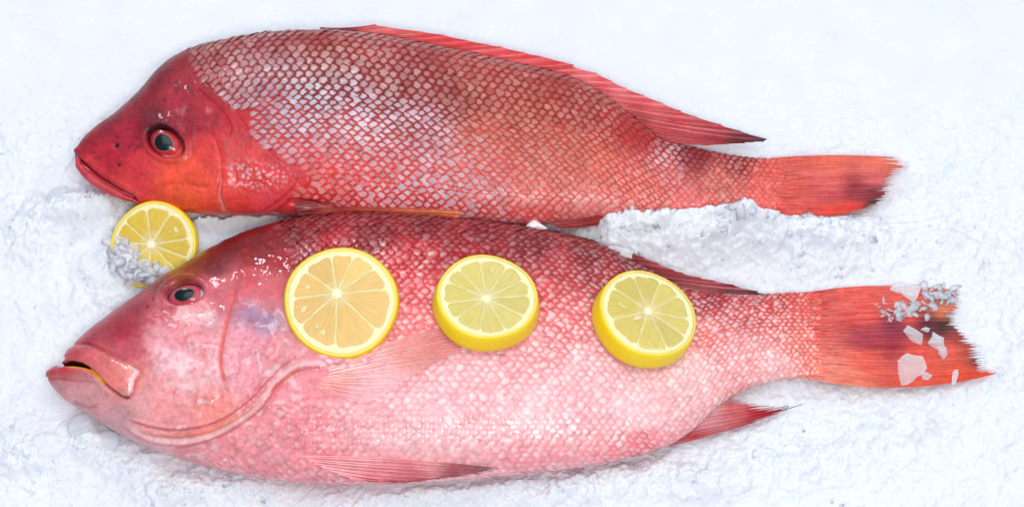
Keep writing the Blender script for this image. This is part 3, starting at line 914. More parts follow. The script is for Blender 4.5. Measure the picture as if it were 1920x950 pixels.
# ---------------------------------------------------------- lower fish
f2 = empty('red_fish', (0.0, -0.06, 0.0), 'lower pink-bellied red fish carrying three lemon slices, open mouth, on ice', 'fish', 'two whole red fish')
TOP2 = [(92, 700), (97, 692), (105, 688), (114, 684.5), (118, 676), (121, 665), (126, 657), (135, 647), (160, 622), (200, 591), (250, 556), (300, 521), (340, 496), (380, 471),
        (430, 446), (480, 429), (540, 414), (600, 407), (700, 404), (800, 409), (900, 419), (1000, 433), (1080, 448), (1150, 468), (1200, 493),
        (1250, 522), (1300, 545), (1340, 551), (1400, 554), (1450, 553), (1500, 550), (1540, 550), (1580, 565)]
BOT2 = [(92, 709), (97, 720), (105, 730), (114, 739), (118, 742), (121, 744), (126, 748), (135, 753), (160, 767), (200, 790), (250, 815), (300, 834), (340, 847), (380, 858),
        (430, 869), (480, 879), (540, 887), (600, 893), (700, 893), (800, 889), (900, 882), (1000, 873), (1080, 864), (1150, 852), (1200, 842),
        (1250, 825), (1300, 795), (1340, 760), (1400, 724), (1450, 710), (1500, 705), (1540, 700), (1580, 686)]
THK2 = [(92, 5), (105, 16), (121, 26), (160, 46), (200, 60), (300, 84), (430, 100), (600, 108), (800, 106), (1000, 90), (1150, 70), (1300, 42), (1400, 28), (1500, 14), (1540, 6), (1580, 1)]
ZC2 = [(92, 18), (300, 22), (1000, 22), (1150, 19), (1300, 15), (1400, 12), (1500, 9), (1580, 8.6)]
us2 = np.concatenate([np.linspace(92, 270, 170, endpoint=False), np.linspace(270, 640, 220, endpoint=False), np.linspace(640, 1580, 250)])

MAXI = np.array([(120, 668), (128, 655), (142, 647), (166, 646), (190, 656), (215, 668), (240, 680), (262, 694), (263, 700), (253, 714), (250, 732), (243, 742), (231, 743),
                 (212, 731), (196, 716), (180, 700), (164, 686), (146, 680), (126, 678)], float)
MOUTH2 = curve([(112, 686), (140, 684), (165, 688), (188, 705), (208, 727), (232, 744), (245, 744)], 40)
GAP2 = [(108, 687.5), (119, 678), (140, 677), (158, 681), (176, 694), (166, 690), (140, 686.5)]
PREOP2 = curve([(446, 520), (436, 560), (424, 610), (414, 660), (414, 690), (420, 712)], 40)
INFRA2 = curve([(300, 598), (340, 590), (380, 582), (410, 585)])
OPI2 = curve([(236, 783), (262, 790), (300, 800), (340, 803), (390, 795), (430, 778), (468, 750), (500, 718), (528, 690), (552, 672)], 50)
OPM2 = curve([(250, 800), (290, 812), (340, 816), (390, 808), (436, 790), (480, 760), (518, 722), (560, 690)], 50)
OPO2 = curve([(225, 790), (262, 815), (300, 828), (345, 832), (395, 822), (440, 801), (482, 772), (508, 742), (520, 722), (560, 694), (600, 688)], 60)
SUBOP2 = curve([(366, 768), (395, 758), (420, 740), (440, 728)])
SCALE_EDGE2 = curve([(505, 415), (528, 450), (545, 480), (545, 520), (540, 560), (555, 610), (590, 660), (600, 690), (560, 720), (520, 760), (460, 805), (400, 845), (380, 870)], 70)

def disp2(U, V):
    z = np.zeros(U.shape)
    m = U < 700
    u, v = U[m], V[m]
    d = np.zeros(u.shape)
    # upper jaw plate
    ml = np.vstack([MAXI, MAXI[:1]])
    dd, s, t = dist_line(ml, u, v)
    ins = in_poly(MAXI, u, v)
    sd = np.where(ins, dd, -dd)
    d += np.where(ins, 3.2 * (1 - np.exp(-sd / 7.0)) + 0.4, 0.4 * np.exp(-(sd / 1.5) ** 2)) - 1.1 * np.exp(-((sd + 2.5) / 2.2) ** 2)
    # long fold down the plate
    d2, s2, t2 = dist_line(curve([(150, 650), (190, 676), (215, 700), (238, 726)]), u, v)
    d -= 0.45 * np.exp(-(d2 / 6) ** 2) * ins
    # mouth cleft
    dd, s, t = dist_line(MOUTH2, u, v)
    d -= 1.6 * np.exp(-(dd / 2.6) ** 2) * smooth(t, 1.0, 0.85)
    gi = in_poly(GAP2, u, v)
    gd, _, _ = dist_line(np.vstack([np.array(GAP2), np.array(GAP2[:1])]), u, v)
    d -= np.where(gi, 5.5 * smooth(gd, -0.5, 3.0), 0)
    # lower lip roll, then the groove under it
    LL = curve([(94, 702), (110, 696), (140, 694), (170, 702), (196, 722)])
    dd, s, t = dist_line(LL, u, v)
    d += 2.4 * np.exp(-(dd / 10) ** 2)
    LG = curve([(92, 707), (110, 710), (140, 714), (170, 717), (196, 726)])
    dd, s, t = dist_line(LG, u, v)
    d -= 1.1 * np.exp(-(dd / 3.0) ** 2) * smooth(t, 1, 0.7)
    # throat gap
    dd, s, t = dist_line(curve([(140, 755), (165, 763), (182, 758)]), u, v)
    d -= 0.5 * np.exp(-(dd / 4) ** 2)
    # preopercle ridge, infraorbital folds
    dd, s, t = dist_line(PREOP2, u, v)
    d -= 0.8 * np.exp(-(dd / 3.5) ** 2) * smooth(t, 0.0, 0.3)
    d += 0.9 * np.exp(-((dd - 13) / 10) ** 2) * (s < 0) + 0.35 * np.exp(-((dd - 10) / 8) ** 2) * (s > 0)
    dd, s, t = dist_line(INFRA2, u, v)
    d -= 0.6 * np.exp(-(dd / 3.5) ** 2)
    dd, s, t = dist_line(SUBOP2, u, v)
    d -= 0.7 * np.exp(-(dd / 3) ** 2)
    # gill cover layers: head side stands proud
    for line, h, L in ((OPI2, 1.2, 60), (OPM2, 0.9, 18), (OPO2, 2.2, 40)):
        dd, s, t = dist_line(line, u, v)
        sd = -dd * s
        en = smooth(t, 0.0, 0.08)
        d += en * np.where(sd > 0, h * np.exp(-sd / L), h * np.exp(-(sd / 1.7) ** 2))
        d -= en * 0.7 * np.exp(-((sd + 3.5) / 2.2) ** 2)
        d += en * 0.22 * np.sin(sd / 1.9) * np.exp(-((sd - 6) / 9) ** 2)
    # eye
    ca, sa = math.cos(-0.15), math.sin(-0.15)
    ex = ((u - 346) * ca + (v - 548) * sa) / 37; ey = (-(u - 346) * sa + (v - 548) * ca) / 23
    r = np.hypot(ex, ey)
    d += 1.1 * np.exp(-((r - 1.2) / 0.17) ** 2) - 3.4 * smooth(r, 1.05, 0.86)
    d += 0.9 * np.exp(-(((u - 345) / 50) ** 2 + ((v - 519) / 9) ** 2))
    # nostrils
    for a, b in ((285, 560), (276, 574)):
        d -= 1.0 * np.exp(-(((u - a) / 4) ** 2 + ((v - b) / 3) ** 2))
    d += 0.9 * (fbm(u / 46, v / 40, 13) - 0.5) + 0.42 * (fbm(u / 12, v / 11, 17) - 0.5)
    # cheek dimples and small embedded scales
    chk = smooth(u, 250, 300) * smooth(u, 560, 520) * smooth(v, 560, 600) * smooth(v, 800, 760)
    d += chk * 0.7 * (0.5 - worley((u + 0.3 * v) / 15, v / 12, 14)[0])
    nape = smooth(u, 430, 470) * smooth(v, 530, 490)
    d += nape * 0.25 * (0.5 - worley(u / 12, v / 10, 24)[0])
    z[m] = d
    # base of the pectoral fin
    z += 1.6 * np.exp(-(((U - 610) / 34) ** 2 + ((V - 706) / 24) ** 2))
    return z

COL2 = [(95, 702, '#c03a4c'), (120, 692, '#d2404c'), (110, 718, '#d09aa4'), (140, 735, '#dca4ae'), (180, 735, '#e4a8b0'), (140, 660, '#d4606a'), (180, 680, '#e07a80'),
        (220, 710, '#ec8a88'), (240, 700, '#f0a0a0'), (165, 632, '#b85468'), (200, 605, '#b24a58'), (250, 568, '#aa4052'), (300, 530, '#9a3a44'), (340, 505, '#9c4a2a'), (372, 484, '#96401e'),
        (230, 620, '#b83a52'), (240, 655, '#cc6478'), (430, 455, '#740a18'), (480, 442, '#7c0d1c'), (540, 430, '#841220'), (470, 478, '#960f20'), (400, 498, '#7c0c18'), (515, 462, '#8e1422'),
        (525, 480, '#b42c38'), (400, 545, '#d87888'), (440, 540, '#d87682'), (300, 575, '#d06a78'), (300, 640, '#ecaaba'), (360, 600, '#eea6b2'), (400, 640, '#eeaaba'), (480, 592, '#b894b8'),
        (500, 605, '#a88fb4'), (505, 540, '#d8707c'), (470, 520, '#d8626e'), (500, 570, '#dc8a98'), (350, 700, '#f4b8c4'), (260, 760, '#eeb0b8'), (300, 770, '#f2a6ae'), (450, 690, '#eea4b6'), (470, 640, '#e8a0b4'),
        (400, 770, '#f29c9c'), (520, 650, '#eaa4b0'), (560, 600, '#dc94a2'), (230, 780, '#d4a4b0'), (300, 845, '#e8b0bc'),
        (600, 420, '#8e1620'), (700, 425, '#941d26'), (800, 425, '#8c1e28'), (900, 440, '#922832'), (1000, 450, '#902e38'), (1100, 470, '#922e36'), (1180, 492, '#882832'),
        (620, 455, '#c22c3a'), (760, 500, '#d8424c'), (790, 470, '#c43440'), (900, 470, '#b23440'), (1050, 500, '#bc444c'), (1030, 560, '#dc5c62'), (1150, 510, '#b03c44'), (860, 450, '#a82832'),
        (770, 600, '#ea8288'), (780, 550, '#e0606a'), (1050, 600, '#e87c84'), (900, 680, '#f4acb8'), (1330, 562, '#b43e46'), (1400, 590, '#d65a5e'), (1330, 620, '#e47c80'), (1450, 570, '#d24e4e'),
        (1500, 600, '#e06058'), (1500, 650, '#ea7a70'), (1400, 660, '#f0a0a6'), (1300, 700, '#f9c2c8'), (1100, 700, '#f6b4c0'), (1000, 640, '#ee9aa4'), (700, 760, '#f6acb8'),
        (800, 800, '#f8bcc8'), (1000, 780, '#f9c2cc'), (600, 730, '#ee98a8'), (560, 790, '#ec92a2'), (500, 850, '#f09cac'), (1200, 780, '#fac8d2'), (1000, 850, '#f2a2b0'),
        (1200, 830, '#ee8a96'), (440, 840, '#ee9ca8'), (350, 845, '#e69aa8'), (1450, 690, '#f4b4ba'), (1560, 620, '#f0665a'), (1560, 560, '#e05a52'), (1560, 690, '#f2806e')]

def paint_s2(U, V):
    return np.array([1.03, 1.0, 0.92]) * deepen(idw(COL2, U, V, 2.0, 14), (1.14 + 0.0 * V)[..., None])

def paint2(U, V):
    c = paint_s2(U, V)
    def lay(c, k, h):
        k = np.clip(k, 0, 1)[..., None]
        return c * (1 - k) + lin(h) * k
    c = lay(c, smooth(fbm(U / 16, V / 9, 41), 0.52, 0.66) * smooth(U, 330, 240) * smooth(V, 700, 640) * smooth(V, 520, 560) * 0.6, '#b02a44')
    c = lay(c, smooth(fbm((U - 0.5 * V) / 14 + 3 * vnoise(U / 15, V / 15, 8), (V + 0.5 * U) / 11, 43), 0.53, 0.68) * smooth(U, 260, 330) * smooth(U, 560, 500) * smooth(V, 500, 530) * smooth(V, 800, 720) * 0.42, '#de4a5c')
    c = lay(c, smooth(fbm((U + 0.6 * V) / 27 + 3 * vnoise(U / 20, V / 20, 5), (V - 0.4 * U) / 17 + 3 * vnoise(U / 20, V / 20, 6), 47), 0.5, 0.72) * smooth(U, 260, 330) * smooth(U, 600, 540) * smooth(V, 540, 600) * 0.55, '#fadfe4')
    dd, s, t = dist_line(PREOP2, U, V)
    c = lay(c, 0.75 * np.exp(-(dd / 4) ** 2) * smooth(t, 0.05, 0.4), '#e0583e')
    for line, h, w_, k_ in ((OPI2, '#c8403c', 2.2, 0.75), (OPM2, '#e8703e', 4.5, 0.7), (OPO2, '#c04a4c', 2.0, 0.6)):
        dd, s, t = dist_line(line, U, V)
        c = lay(c, k_ * np.exp(-(dd / w_) ** 2) * smooth(t, 0, 0.12), h)
    dd, s, t = dist_line(OPO2, U, V)
    c = lay(c, 0.65 * np.exp(-((dd * s + 7) / 4.5) ** 2) * smooth(t, 0, 0.1), '#f4d0d4')
    ml = np.vstack([MAXI, MAXI[:1]])
    dd, s, t = dist_line(ml, U, V)
    ins = in_poly(MAXI, U, V)
    c = lay(c, 0.8 * np.exp(-(dd / 1.8) ** 2) * ~ins * (U > 150), '#a8283a')
    c = lay(c, 0.85 * np.exp(-((dd - 4) / 3) ** 2) * ins * (U > 243), '#f6dada')
    dd, s, t = dist_line(MOUTH2, U, V)
    c = lay(c, 0.9 * np.exp(-(dd / 2.0) ** 2) * smooth(t, 1.0, 0.9), '#6a1620')
    c = lay(c, in_poly(GAP2, U, V) * 0.95, '#2e0a0c')
    YB = curve([(136, 686.5), (156, 687), (172, 692), (184, 700), (196, 714)])
    dd, s, t = dist_line(YB, U, V)
    c = lay(c, 0.95 * np.exp(-((dd * s - 2) / 3.2) ** 4), '#e8a010')
    dd, s, t = dist_line(curve([(140, 755), (165, 763), (182, 758)]), U, V)
    c = lay(c, 0.35 * np.exp(-(dd / 3.5) ** 2), '#8a4040')
    for a, b in ((285, 560), (276, 574)):
        c = lay(c, 0.7 * np.exp(-(((U - a) / 4) ** 2 + ((V - b) / 3) ** 2)), '#5a1824')
    return c

F2 = build_body(f2, us2, TOP2, BOT2, THK2, ZC2, disp2, paint2, M_SKIN2)

SLICES = [(640, 567, 104), (910, 566, 96), (1207, 599, 96)]
def hidden2(u, v):
    h = np.zeros(u.shape, bool)
    for (a, b, r) in SLICES:
        h |= (np.hypot(u - a, v - b) < r)
    return h | in_poly([(560, 680), (860, 625), (900, 660), (700, 740), (600, 745)], u, v)

def keep2(u, v):
    dd, s, t = dist_line(SCALE_EDGE2, u, v)
    left = (dd * s > -2) & (u < 660)
    base = in_poly([(560, 680), (625, 682), (668, 700), (660, 735), (625, 752), (560, 740)], u, v)
    return ~left & ~base & (u < 1540)

def pale2(U, V):
    c = paint_s2(U, V)
    t = lin('#fdeef0')
    k = (0.16 + 0.48 * smooth(V, 430, 640))[..., None]
    return c * (1 - k) + t * k

n2 = build_scales(F2, f2, 380, 1540, lambda u: np.interp(u, [380, 560, 900, 1200, 1400, 1550], [13, 16, 16.5, 14.5, 12.5, 10.5]),
                  lambda u: np.interp(u, [380, 560, 900, 1200, 1400, 1550], [9.0, 10.5, 10.5, 9.2, 8.0, 7.0]), 0.0,
                  keep2, paint_s2, pale2, M_SC2, lambda u, v: np.full(u.shape, 1.6),
                  lambda u, v: np.interp(u, [480, 640, 1450, 1550], [0.55, 1.0, 1.0, 0.5]) * np.interp(v, [420, 520, 660, 820], [0.65, 1.0, 0.95, 0.6]), 0.95, hidden2, 0.09, 1.6)

ring_scl = -0.5
build_eye(F2, f2, 346, 548, 36, 23, 0.15, (-2, 1), 18.5, 11.5,
          [(0, '#8a2038'), (0.52, '#b03048'), (0.64, '#cc5068'), (0.78, '#b84860'), (0.88, '#8a3048'), (0.94, '#34101c'), (1, '#180810')], 7)

TAILC2 = [(1530, 550, '#dc5c56'), (1530, 590, '#e2645c'), (1530, 625, '#e86a64'), (1530, 660, '#f08478'), (1530, 700, '#f49484'), (1600, 705, '#f88a74'), (1600, 550, '#f0665a'), (1620, 590, '#ee5a50'), (1620, 630, '#b83a4c'), (1680, 612, '#8a2644'), (1680, 640, '#b02c40'),
          (1620, 680, '#f25c48'), (1700, 560, '#f2624e'), (1700, 590, '#e85448'), (1740, 612, '#6e1a34'), (1770, 612, '#32101a'), (1720, 700, '#f4604a'), (1720, 660, '#ee5446'), (1790, 560, '#d87058'),
          (1775, 585, '#e8805a'), (1798, 600, '#4a2018'), (1780, 655, '#f06450'), (1815, 665, '#c8503c'), (1838, 670, '#3a1410'), (1800, 700, '#f45c40'), (1850, 700, '#f0503a'), (1790, 632, '#a83a38')]
build_fin('tail_fin', f2, [(1500, 549, 8.6, 1796, 545, 6.5, -11), (1512, 570, 10, 1796, 568, 6.5, -7), (1518, 594, 11, 1794, 590, 6.5, -4), (1522, 615, 11.4, 1788, 607, 6.5, -1),
                           (1524, 636, 11.4, 1812, 632, 6.5, 2), (1522, 656, 11, 1836, 655, 6.5, 6), (1518, 676, 10.4, 1838, 678, 6, 11), (1510, 693, 9.6, 1852, 692, 5.5, 17), (1500, 706, 8.6, 1872, 699, 5, 23)],
          36, TAILC2, notch=0.03, jag=0.012, amp=0.2, rr=0.38, seed=11, split=0.07, ray_dark=1.1, base_jit=1.0)
DORC2 = [(1180, 492, '#902630'), (1250, 518, '#a83440'), (1320, 535, '#b8404c'), (1380, 545, '#8a2436'), (1440, 553, '#1c0810'), (1300, 548, '#a43844')]
build_fin('dorsal_fin', f2, [(1090, 452, 24, 1160, 463, 26, 2), (1140, 468, 24, 1215, 486, 26, 3), (1185, 492, 23, 1290, 515, 25, 3), (1225, 515, 22, 1370, 532, 23, 3), (1260, 532, 20, 1446, 553, 19, 4), (1290, 547, 19, 1400, 551, 18, 0)],
          14, DORC2, notch=0.06, jag=0.03, amp=0.3, rr=0.5, seed=12)
ANC2 = [(1200, 838, '#e05a66'), (1280, 815, '#e07078'), (1330, 760, '#f4b4ba'), (1300, 790, '#f2a6ae'), (1380, 770, '#e87a80'), (1420, 775, '#cc3040'), (1300, 825, '#d83440'), (1460, 765, '#b8303c'), (1488, 762, '#3a1016')]
build_fin('anal_fin', f2, [(1160, 851, 8, 1262, 832, 8, 3), (1200, 843, 9, 1330, 815, 7, 3), (1240, 830, 10, 1410, 792, 7, 4), (1272, 810, 12, 1490, 762, 6, 4), (1300, 785, 14, 1462, 762, 6, 0), (1318, 765, 15, 1410, 757, 8, -2), (1335, 752, 15, 1375, 748, 10, -1)],
          17, ANC2, notch=0.12, jag=0.04, amp=0.5, rr=0.65, seed=13, split=0.35)
PECC2 = [(590, 700, '#f0a094'), (640, 690, '#f6bcb2'), (620, 740, '#f4b0ac'), (700, 660, '#f9c8c4'), (760, 650, '#f3a49c'), (840, 632, '#ea8a82'), (870, 645, '#f0a09e'), (720, 720, '#fbd2d6'), (680, 745, '#fbccd2')]
build_fin('pectoral_fin', f2, [(590, 700, -3.0, 852, 610, 0, -8), (592, 702, -3.0, 884, 630, 0, -7), (593, 705, -3.0, 872, 652, 0, -4), (594, 709, -3.0, 830, 676, 0, -2), (594, 713, -3.0, 780, 704, 0, 0), (594, 717, -3.0, 735, 732, 0, 4), (592, 721, -3.0, 690, 756, 0, 6)],
          22, PECC2, F=F2, lift=2.5, notch=0.02, jag=0.015, amp=0.22, rr=0.27, seed=14, ray_dark=1.4, mat=M_FIN_THIN)
PELC2 = [(600, 860, '#f4a6ae'), (680, 862, '#f6b0b6'), (700, 890, '#f08e98'), (780, 888, '#e4707c'), (800, 872, '#f0a0a6'), (860, 882, '#a83844'), (925, 878, '#1c0a10')]
build_fin('pelvic_fin', f2, [(560, 854, -1, 932, 877, 1, -5), (580, 864, -0.5, 905, 884, 1, 3), (606, 876, 0, 860, 893, 1, 8), (630, 886, 0, 810, 900, 1, 8), (660, 895, 0, 740, 906, 1, 3)],
          13, PELC2, F=F2, lift=2.4, notch=0.04, jag=0.02, amp=0.22, rr=0.32, seed=15, ray_dark=1.35, drape=True, mat=M_FIN_THIN)

# ------------------------------------------------------------------ lemon slices
def lemon_mat(name, base, rough, coat, kind):
    m, nt, bs = new_mat(name)
    geo = nd(nt, 'ShaderNodeNewGeometry')
    if kind == 'flesh':
        uv = attr_node(nt, 'suv').outputs['Vector']
        mp = nd(nt, 'ShaderNodeMapping'); nt.links.new(uv, mp.inputs['Vector'])
        mp.inputs['Scale'].default_value = (2.0, 10.0, 1.0)
        n1 = noise(nt, 1.5, 4, 0.6, mp.outputs[0])
        c = attr_node(nt, 'col').outputs['Color']
        r = ramp(nt, n1.outputs[0], [(0.3, 0.88), (0.72, 1.1)])
        nt.links.new(mix(nt, 'MULTIPLY', 0.8, c, r.outputs[0]), bs.inputs['Base Color'])
        b = bump(nt, bs, n1.outputs[0], 0.6, 0.0008)
        nt.links.new(b.outputs[0], bs.inputs['Normal'])
        bs.inputs['Subsurface Weight'].default_value = 0.5
        bs.inputs['Subsurface Radius'].default_value = (1.0, 0.8, 0.2)
        bs.inputs['Subsurface Scale'].default_value = 0.003
    else:
        n1 = noise(nt, 900 if kind == 'rind' else 300, 3, 0.5, geo.outputs['Position'])
        c = attr_node(nt, 'col').outputs['Color']
        r = ramp(nt, n1.outputs[0], [(0.3, 0.9), (0.7, 1.08)])
        nt.links.new(mix(nt, 'MULTIPLY', 0.7, c, r.outputs[0]), bs.inputs['Base Color'])
        b = bump(nt, bs, n1.outputs[0], 0.4 if kind == 'rind' else 0.25, 0.0006)
        nt.links.new(b.outputs[0], bs.inputs['Normal'])
        bs.inputs['Subsurface Weight'].default_value = 0.25
        bs.inputs['Subsurface Radius'].default_value = (1.0, 0.8, 0.3)
        bs.inputs['Subsurface Scale'].default_value = 0.002
    bs.inputs['Roughness'].default_value = rough
    bs.inputs['Coat Weight'].default_value = coat
    bs.inputs['Coat Roughness'].default_value = 0.1
    return m
M_RIND = lemon_mat('lemon_rind', None, 0.36, 0.2, 'rind')
M_PITH = lemon_mat('lemon_pith', None, 0.5, 0.1, 'pith')
M_FLESH = lemon_mat('lemon_flesh', None, 0.42, 0.10, 'flesh')

def lemon_slice(center, normal, R, thick, cuts, hub, flesh, label, flare=1.06, pithw=0.14, seed=0, seed_at=None, rind='#ffda06', squash=1.0, xdir=(1, 0, 0)):
    """R and thick in px; cuts = membrane angles in degrees (counter-clockwise from +x, seen from above); hub = offset of the core"""
    rg = np.random.default_rng(seed)
    n = np.array(normal, float); n /= np.linalg.norm(n)
    ex = np.array(xdir, float); ex -= n * ex.dot(n); ex /= np.linalg.norm(ex)
    ey = np.cross(n, ex)
    o = np.array(center, float)
    t = empty('lemon_slice', o, label, 'lemon slice', 'lemon slices')
    def W(x, y, z):
        return o + (np.asarray(x)[..., None] * ex + np.asarray(y)[..., None] * ey + np.asarray(z)[..., None] * n) * MPP
    na = 96
    an = np.linspace(0, 2 * math.pi, na, endpoint=False)
    ph = rg.random(4) * 6.28
    out = 1 + 0.010 * np.sin(2 * an + ph[0]) + 0.010 * np.sin(3 * an + ph[1]) + 0.006 * np.sin(5 * an + ph[2])
    rw = 5.0
    # rind shell: top inner edge -> top outer edge -> side -> bottom
    prof = [(R - rw, thick - 0.4), (R - 2.2, thick + 0.1), (R - 0.6, thick - 0.9), (R * (1 + (flare - 1) * 0.35), thick * 0.7), (R * (1 + (flare - 1) * 0.8), thick * 0.35), (R * flare, thick * 0.12),
            (R * flare - 1.5, 0), (R * flare - rw - 2, 0.0), (R - rw - 1, thick * 0.5)]
    rr = np.array([p[0] for p in prof])[:, None] * out[None]; zz = np.array([p[1] for p in prof])[:, None] + 0 * an[None]
    v = W(rr * np.cos(an), rr * np.sin(an) * squash, zz)
    nz = 1 + 0.05 * np.sin(an * 2 + ph[3])[None, :, None]
    c = np.repeat(np.repeat(lin(rind)[None, None], len(prof), 0), na, 1) * nz
    c[:1] = lin('#f8e37a'); c[1:2] = lin('#f7dc4a')
    mesh_obj('rind', v.reshape(-1, 3), grid_faces(len(prof), na, True), M_RIND, t, True, np.clip(c, 0, 1).reshape(-1, 3))
    # pith disc with core
    ri = R - rw + 0.3
    rad = np.concatenate([[0.001], np.linspace(0.04, 1, 26)])[:, None]
    x = rad * ri * out * np.cos(an); y = rad * ri * out * np.sin(an) * squash
    z = thick - 0.55 + 0 * x + 0.25 * (fbm(x / 6, y / 6, seed + 3) - 0.5)
    c = np.zeros(x.shape + (3,)) + lin('#f7f0bd')
    e = smooth(rad, 0.93, 1.0)[..., None] * np.ones((1, na, 1))
    c = c * (1 - e) + lin('#f8e68a') * e
    e = smooth(rad, 0.84, 0.78)[..., None] * np.ones((1, na, 1))
    c = c * (1 - e) + lin('#ecdc96') * e
    hr = np.hypot(x - hub[0], y - hub[1])
    e = smooth(hr, 10, 4)[..., None]
    c = c * (1 - e) + lin('#faf3da') * e
    bt = np.stack([x[-1], y[-1]], -1)
    v = np.concatenate([W(x, y, z).reshape(-1, 3), W(bt[:, 0], bt[:, 1], np.full(na, 1.0)), W(np.zeros(na), np.zeros(na), np.full(na, 1.0))])
    c = np.concatenate([c.reshape(-1, 3), np.repeat(lin('#f5e9a0')[None], 2 * na, 0)])
    mesh_obj('pith', v, grid_faces(len(rad) + 2, na, True), M_PITH, t, True, c)
    # juicy segments
    A = [math.radians(q + rg.normal(0, 2.5)) for q in cuts]
    Rin = ri * (1 - pithw)
    hx, hy = hub
    for k in range(len(A)):
        a0 = A[k]; a1 = A[(k + 1) % len(A)]
        if a1 <= a0:
            a1 += 2 * math.pi
        ns_, nr_ = 17, 15
        g = np.linspace(0, 1, ns_)[None]; q = np.linspace(0, 1, nr_)[:, None]
        th = a0 + (a1 - a0) * g
        # distance from hub to the inner circle along th
        bq = hx * np.cos(th) + hy * np.sin(th)
        Lr = -bq + np.sqrt(np.maximum(bq ** 2 - (hx ** 2 + hy ** 2) + Rin ** 2, 1))
        rd = 1 - 0.07 * np.abs(2 * g - 1) ** 6 - 0.03 * rg.random() - 0.012 * np.sin(g * 9 + rg.random() * 6)   # rounded outer corners
        r0 = 7.0 + 3.5 * rg.random()
        r = r0 + (Lr * rd - r0) * q
        gapw = 0.25 + 0.75 * rg.random()                                # half width of the membrane
        half = (a1 - a0) / 2
        shr = np.clip(1 - np.arcsin(np.clip(gapw / r, 0, 0.95)) / half, 0.05, 1)
        thr = (a0 + a1) / 2 + (th - (a0 + a1) / 2) * shr
        px = hx + r * np.cos(thr); py = (hy + r * np.sin(thr)) * squash
        ed = np.minimum(np.minimum(g, 1 - g) * 2 * half * r, np.minimum((q) * 60, (1 - q) * Lr))
        z = thick - 0.75 + 0.8 * smooth(ed, 0, 4.0) - 0.5 * smooth(ed, 5, 22) * (0.4 + rg.random()) + 0.8 * (fbm(px / 9, py / 9, seed + k) - 0.5)
        c = np.zeros(px.shape + (3,)) + lin(flesh[0])
        mixk = (0.5 + 0.5 * np.sin(th * 1.0 + 1.5 + 0 * q))[..., None] * 0.7
        c = c * (1 - mixk) + lin(flesh[1]) * mixk
        c = c * (1 + 0.16 * (rg.random() - 0.5))
        cen = smooth(q * Lr, 26, 4)[..., None] * 0.5
        c = c * (1 - cen) + lin('#f4e8b8') * cen
        edk = (smooth(ed, 3.0, 0.0) * 0.3)[..., None]
        c = c * (1 - edk) + lin('#f3e3a0') * edk
        suv = np.stack([q + 0 * th + k * 3.1, th + 0 * q], -1)
        mesh_obj('segment', W(px, py, z).reshape(-1, 3), grid_faces(nr_, ns_), M_FLESH, t, True, np.clip(c, 0, 1).reshape(-1, 3), suv.reshape(-1, 2))
    if seed_at is not None:
        sx, sy = seed_at
        ga = np.linspace(0, math.pi, 8)[:, None]; gb = np.linspace(0, 2 * math.pi, 12, endpoint=False)[None]
        x = 10 * np.cos(ga) + 0 * gb; y = 5.2 * np.sin(ga) * np.cos(gb); z = 2.6 * np.sin(ga) * np.sin(gb)
        cr, sr = math.cos(0.5), math.sin(0.5)
        v = W(sx + x * cr - y * sr, sy + x * sr + y * cr, thick + 0.2 + z)
        mesh_obj('seed', v.reshape(-1, 3), grid_faces(8, 12, True), M_PITH, t, True, np.repeat(lin('#efd8b0')[None], 96, 0))
    return t

def slice_on(F, u, v, thick, tiltx, tilty, lift):
    """rest a slice on the flank: normal from the skin, corrected by small tilts; returns base centre and normal"""
    p, n = surf(F, u, v)
    n = n + np.array([tiltx, tilty, 0]); n /= np.linalg.norm(n)
    return p + n * lift * MPP, n

c0, nrm = slice_on(F2, 640, 572, 12, 0.02, -0.22, 13)
lemon_slice(c0, nrm, 101, 11, [2, 33, 68, 98, 143, 187, 224, 268, 318], (-8, 16), ('#e8c070', '#efca7c'), 'largest lemon slice, orange-tinged, on the lower fish behind its eye, left of three', 1.03, 0.09, 1, rind='#fecc08')
c0, nrm = slice_on(F2, 910, 577, 20, 0.0, 0.08, 3)
lemon_slice(c0, nrm, 90, 37, [3, 30, 62, 96, 130, 158, 190, 222, 262, 300, 332], (-2, -4), ('#dacb74', '#e0d284'), 'thick greenish lemon slice in the middle of the three on the lower fish', 1.07, 0.08, 2)
c0, nrm = slice_on(F2, 1202, 608, 20, 0.02, 0.09, 3)
lemon_slice(c0, nrm, 92, 38, [0, 38, 74, 112, 152, 196, 252, 296, 330], (0, 4), ('#d8c668', '#dccc78'), 'thick lemon slice with a cut seed, rightmost of three on the lower fish', 1.05, 0.08, 3, (-20, -14))

# slice lying in the ice between the two heads
n4 = np.array([-0.10, -0.36, 0.93]); n4 /= np.linalg.norm(n4)
c4 = P(291, 461, 0.011)
lemon_slice(c4, n4, 82, 16, [12, 58, 100, 140, 180, 222, 264, 310, 338], (-4, 2), ('#e0bf3c', '#e4c64a'), 'lemon slice half buried in ice between the heads of both fish', 1.03, 0.07, 4, rind='#fcd80a')

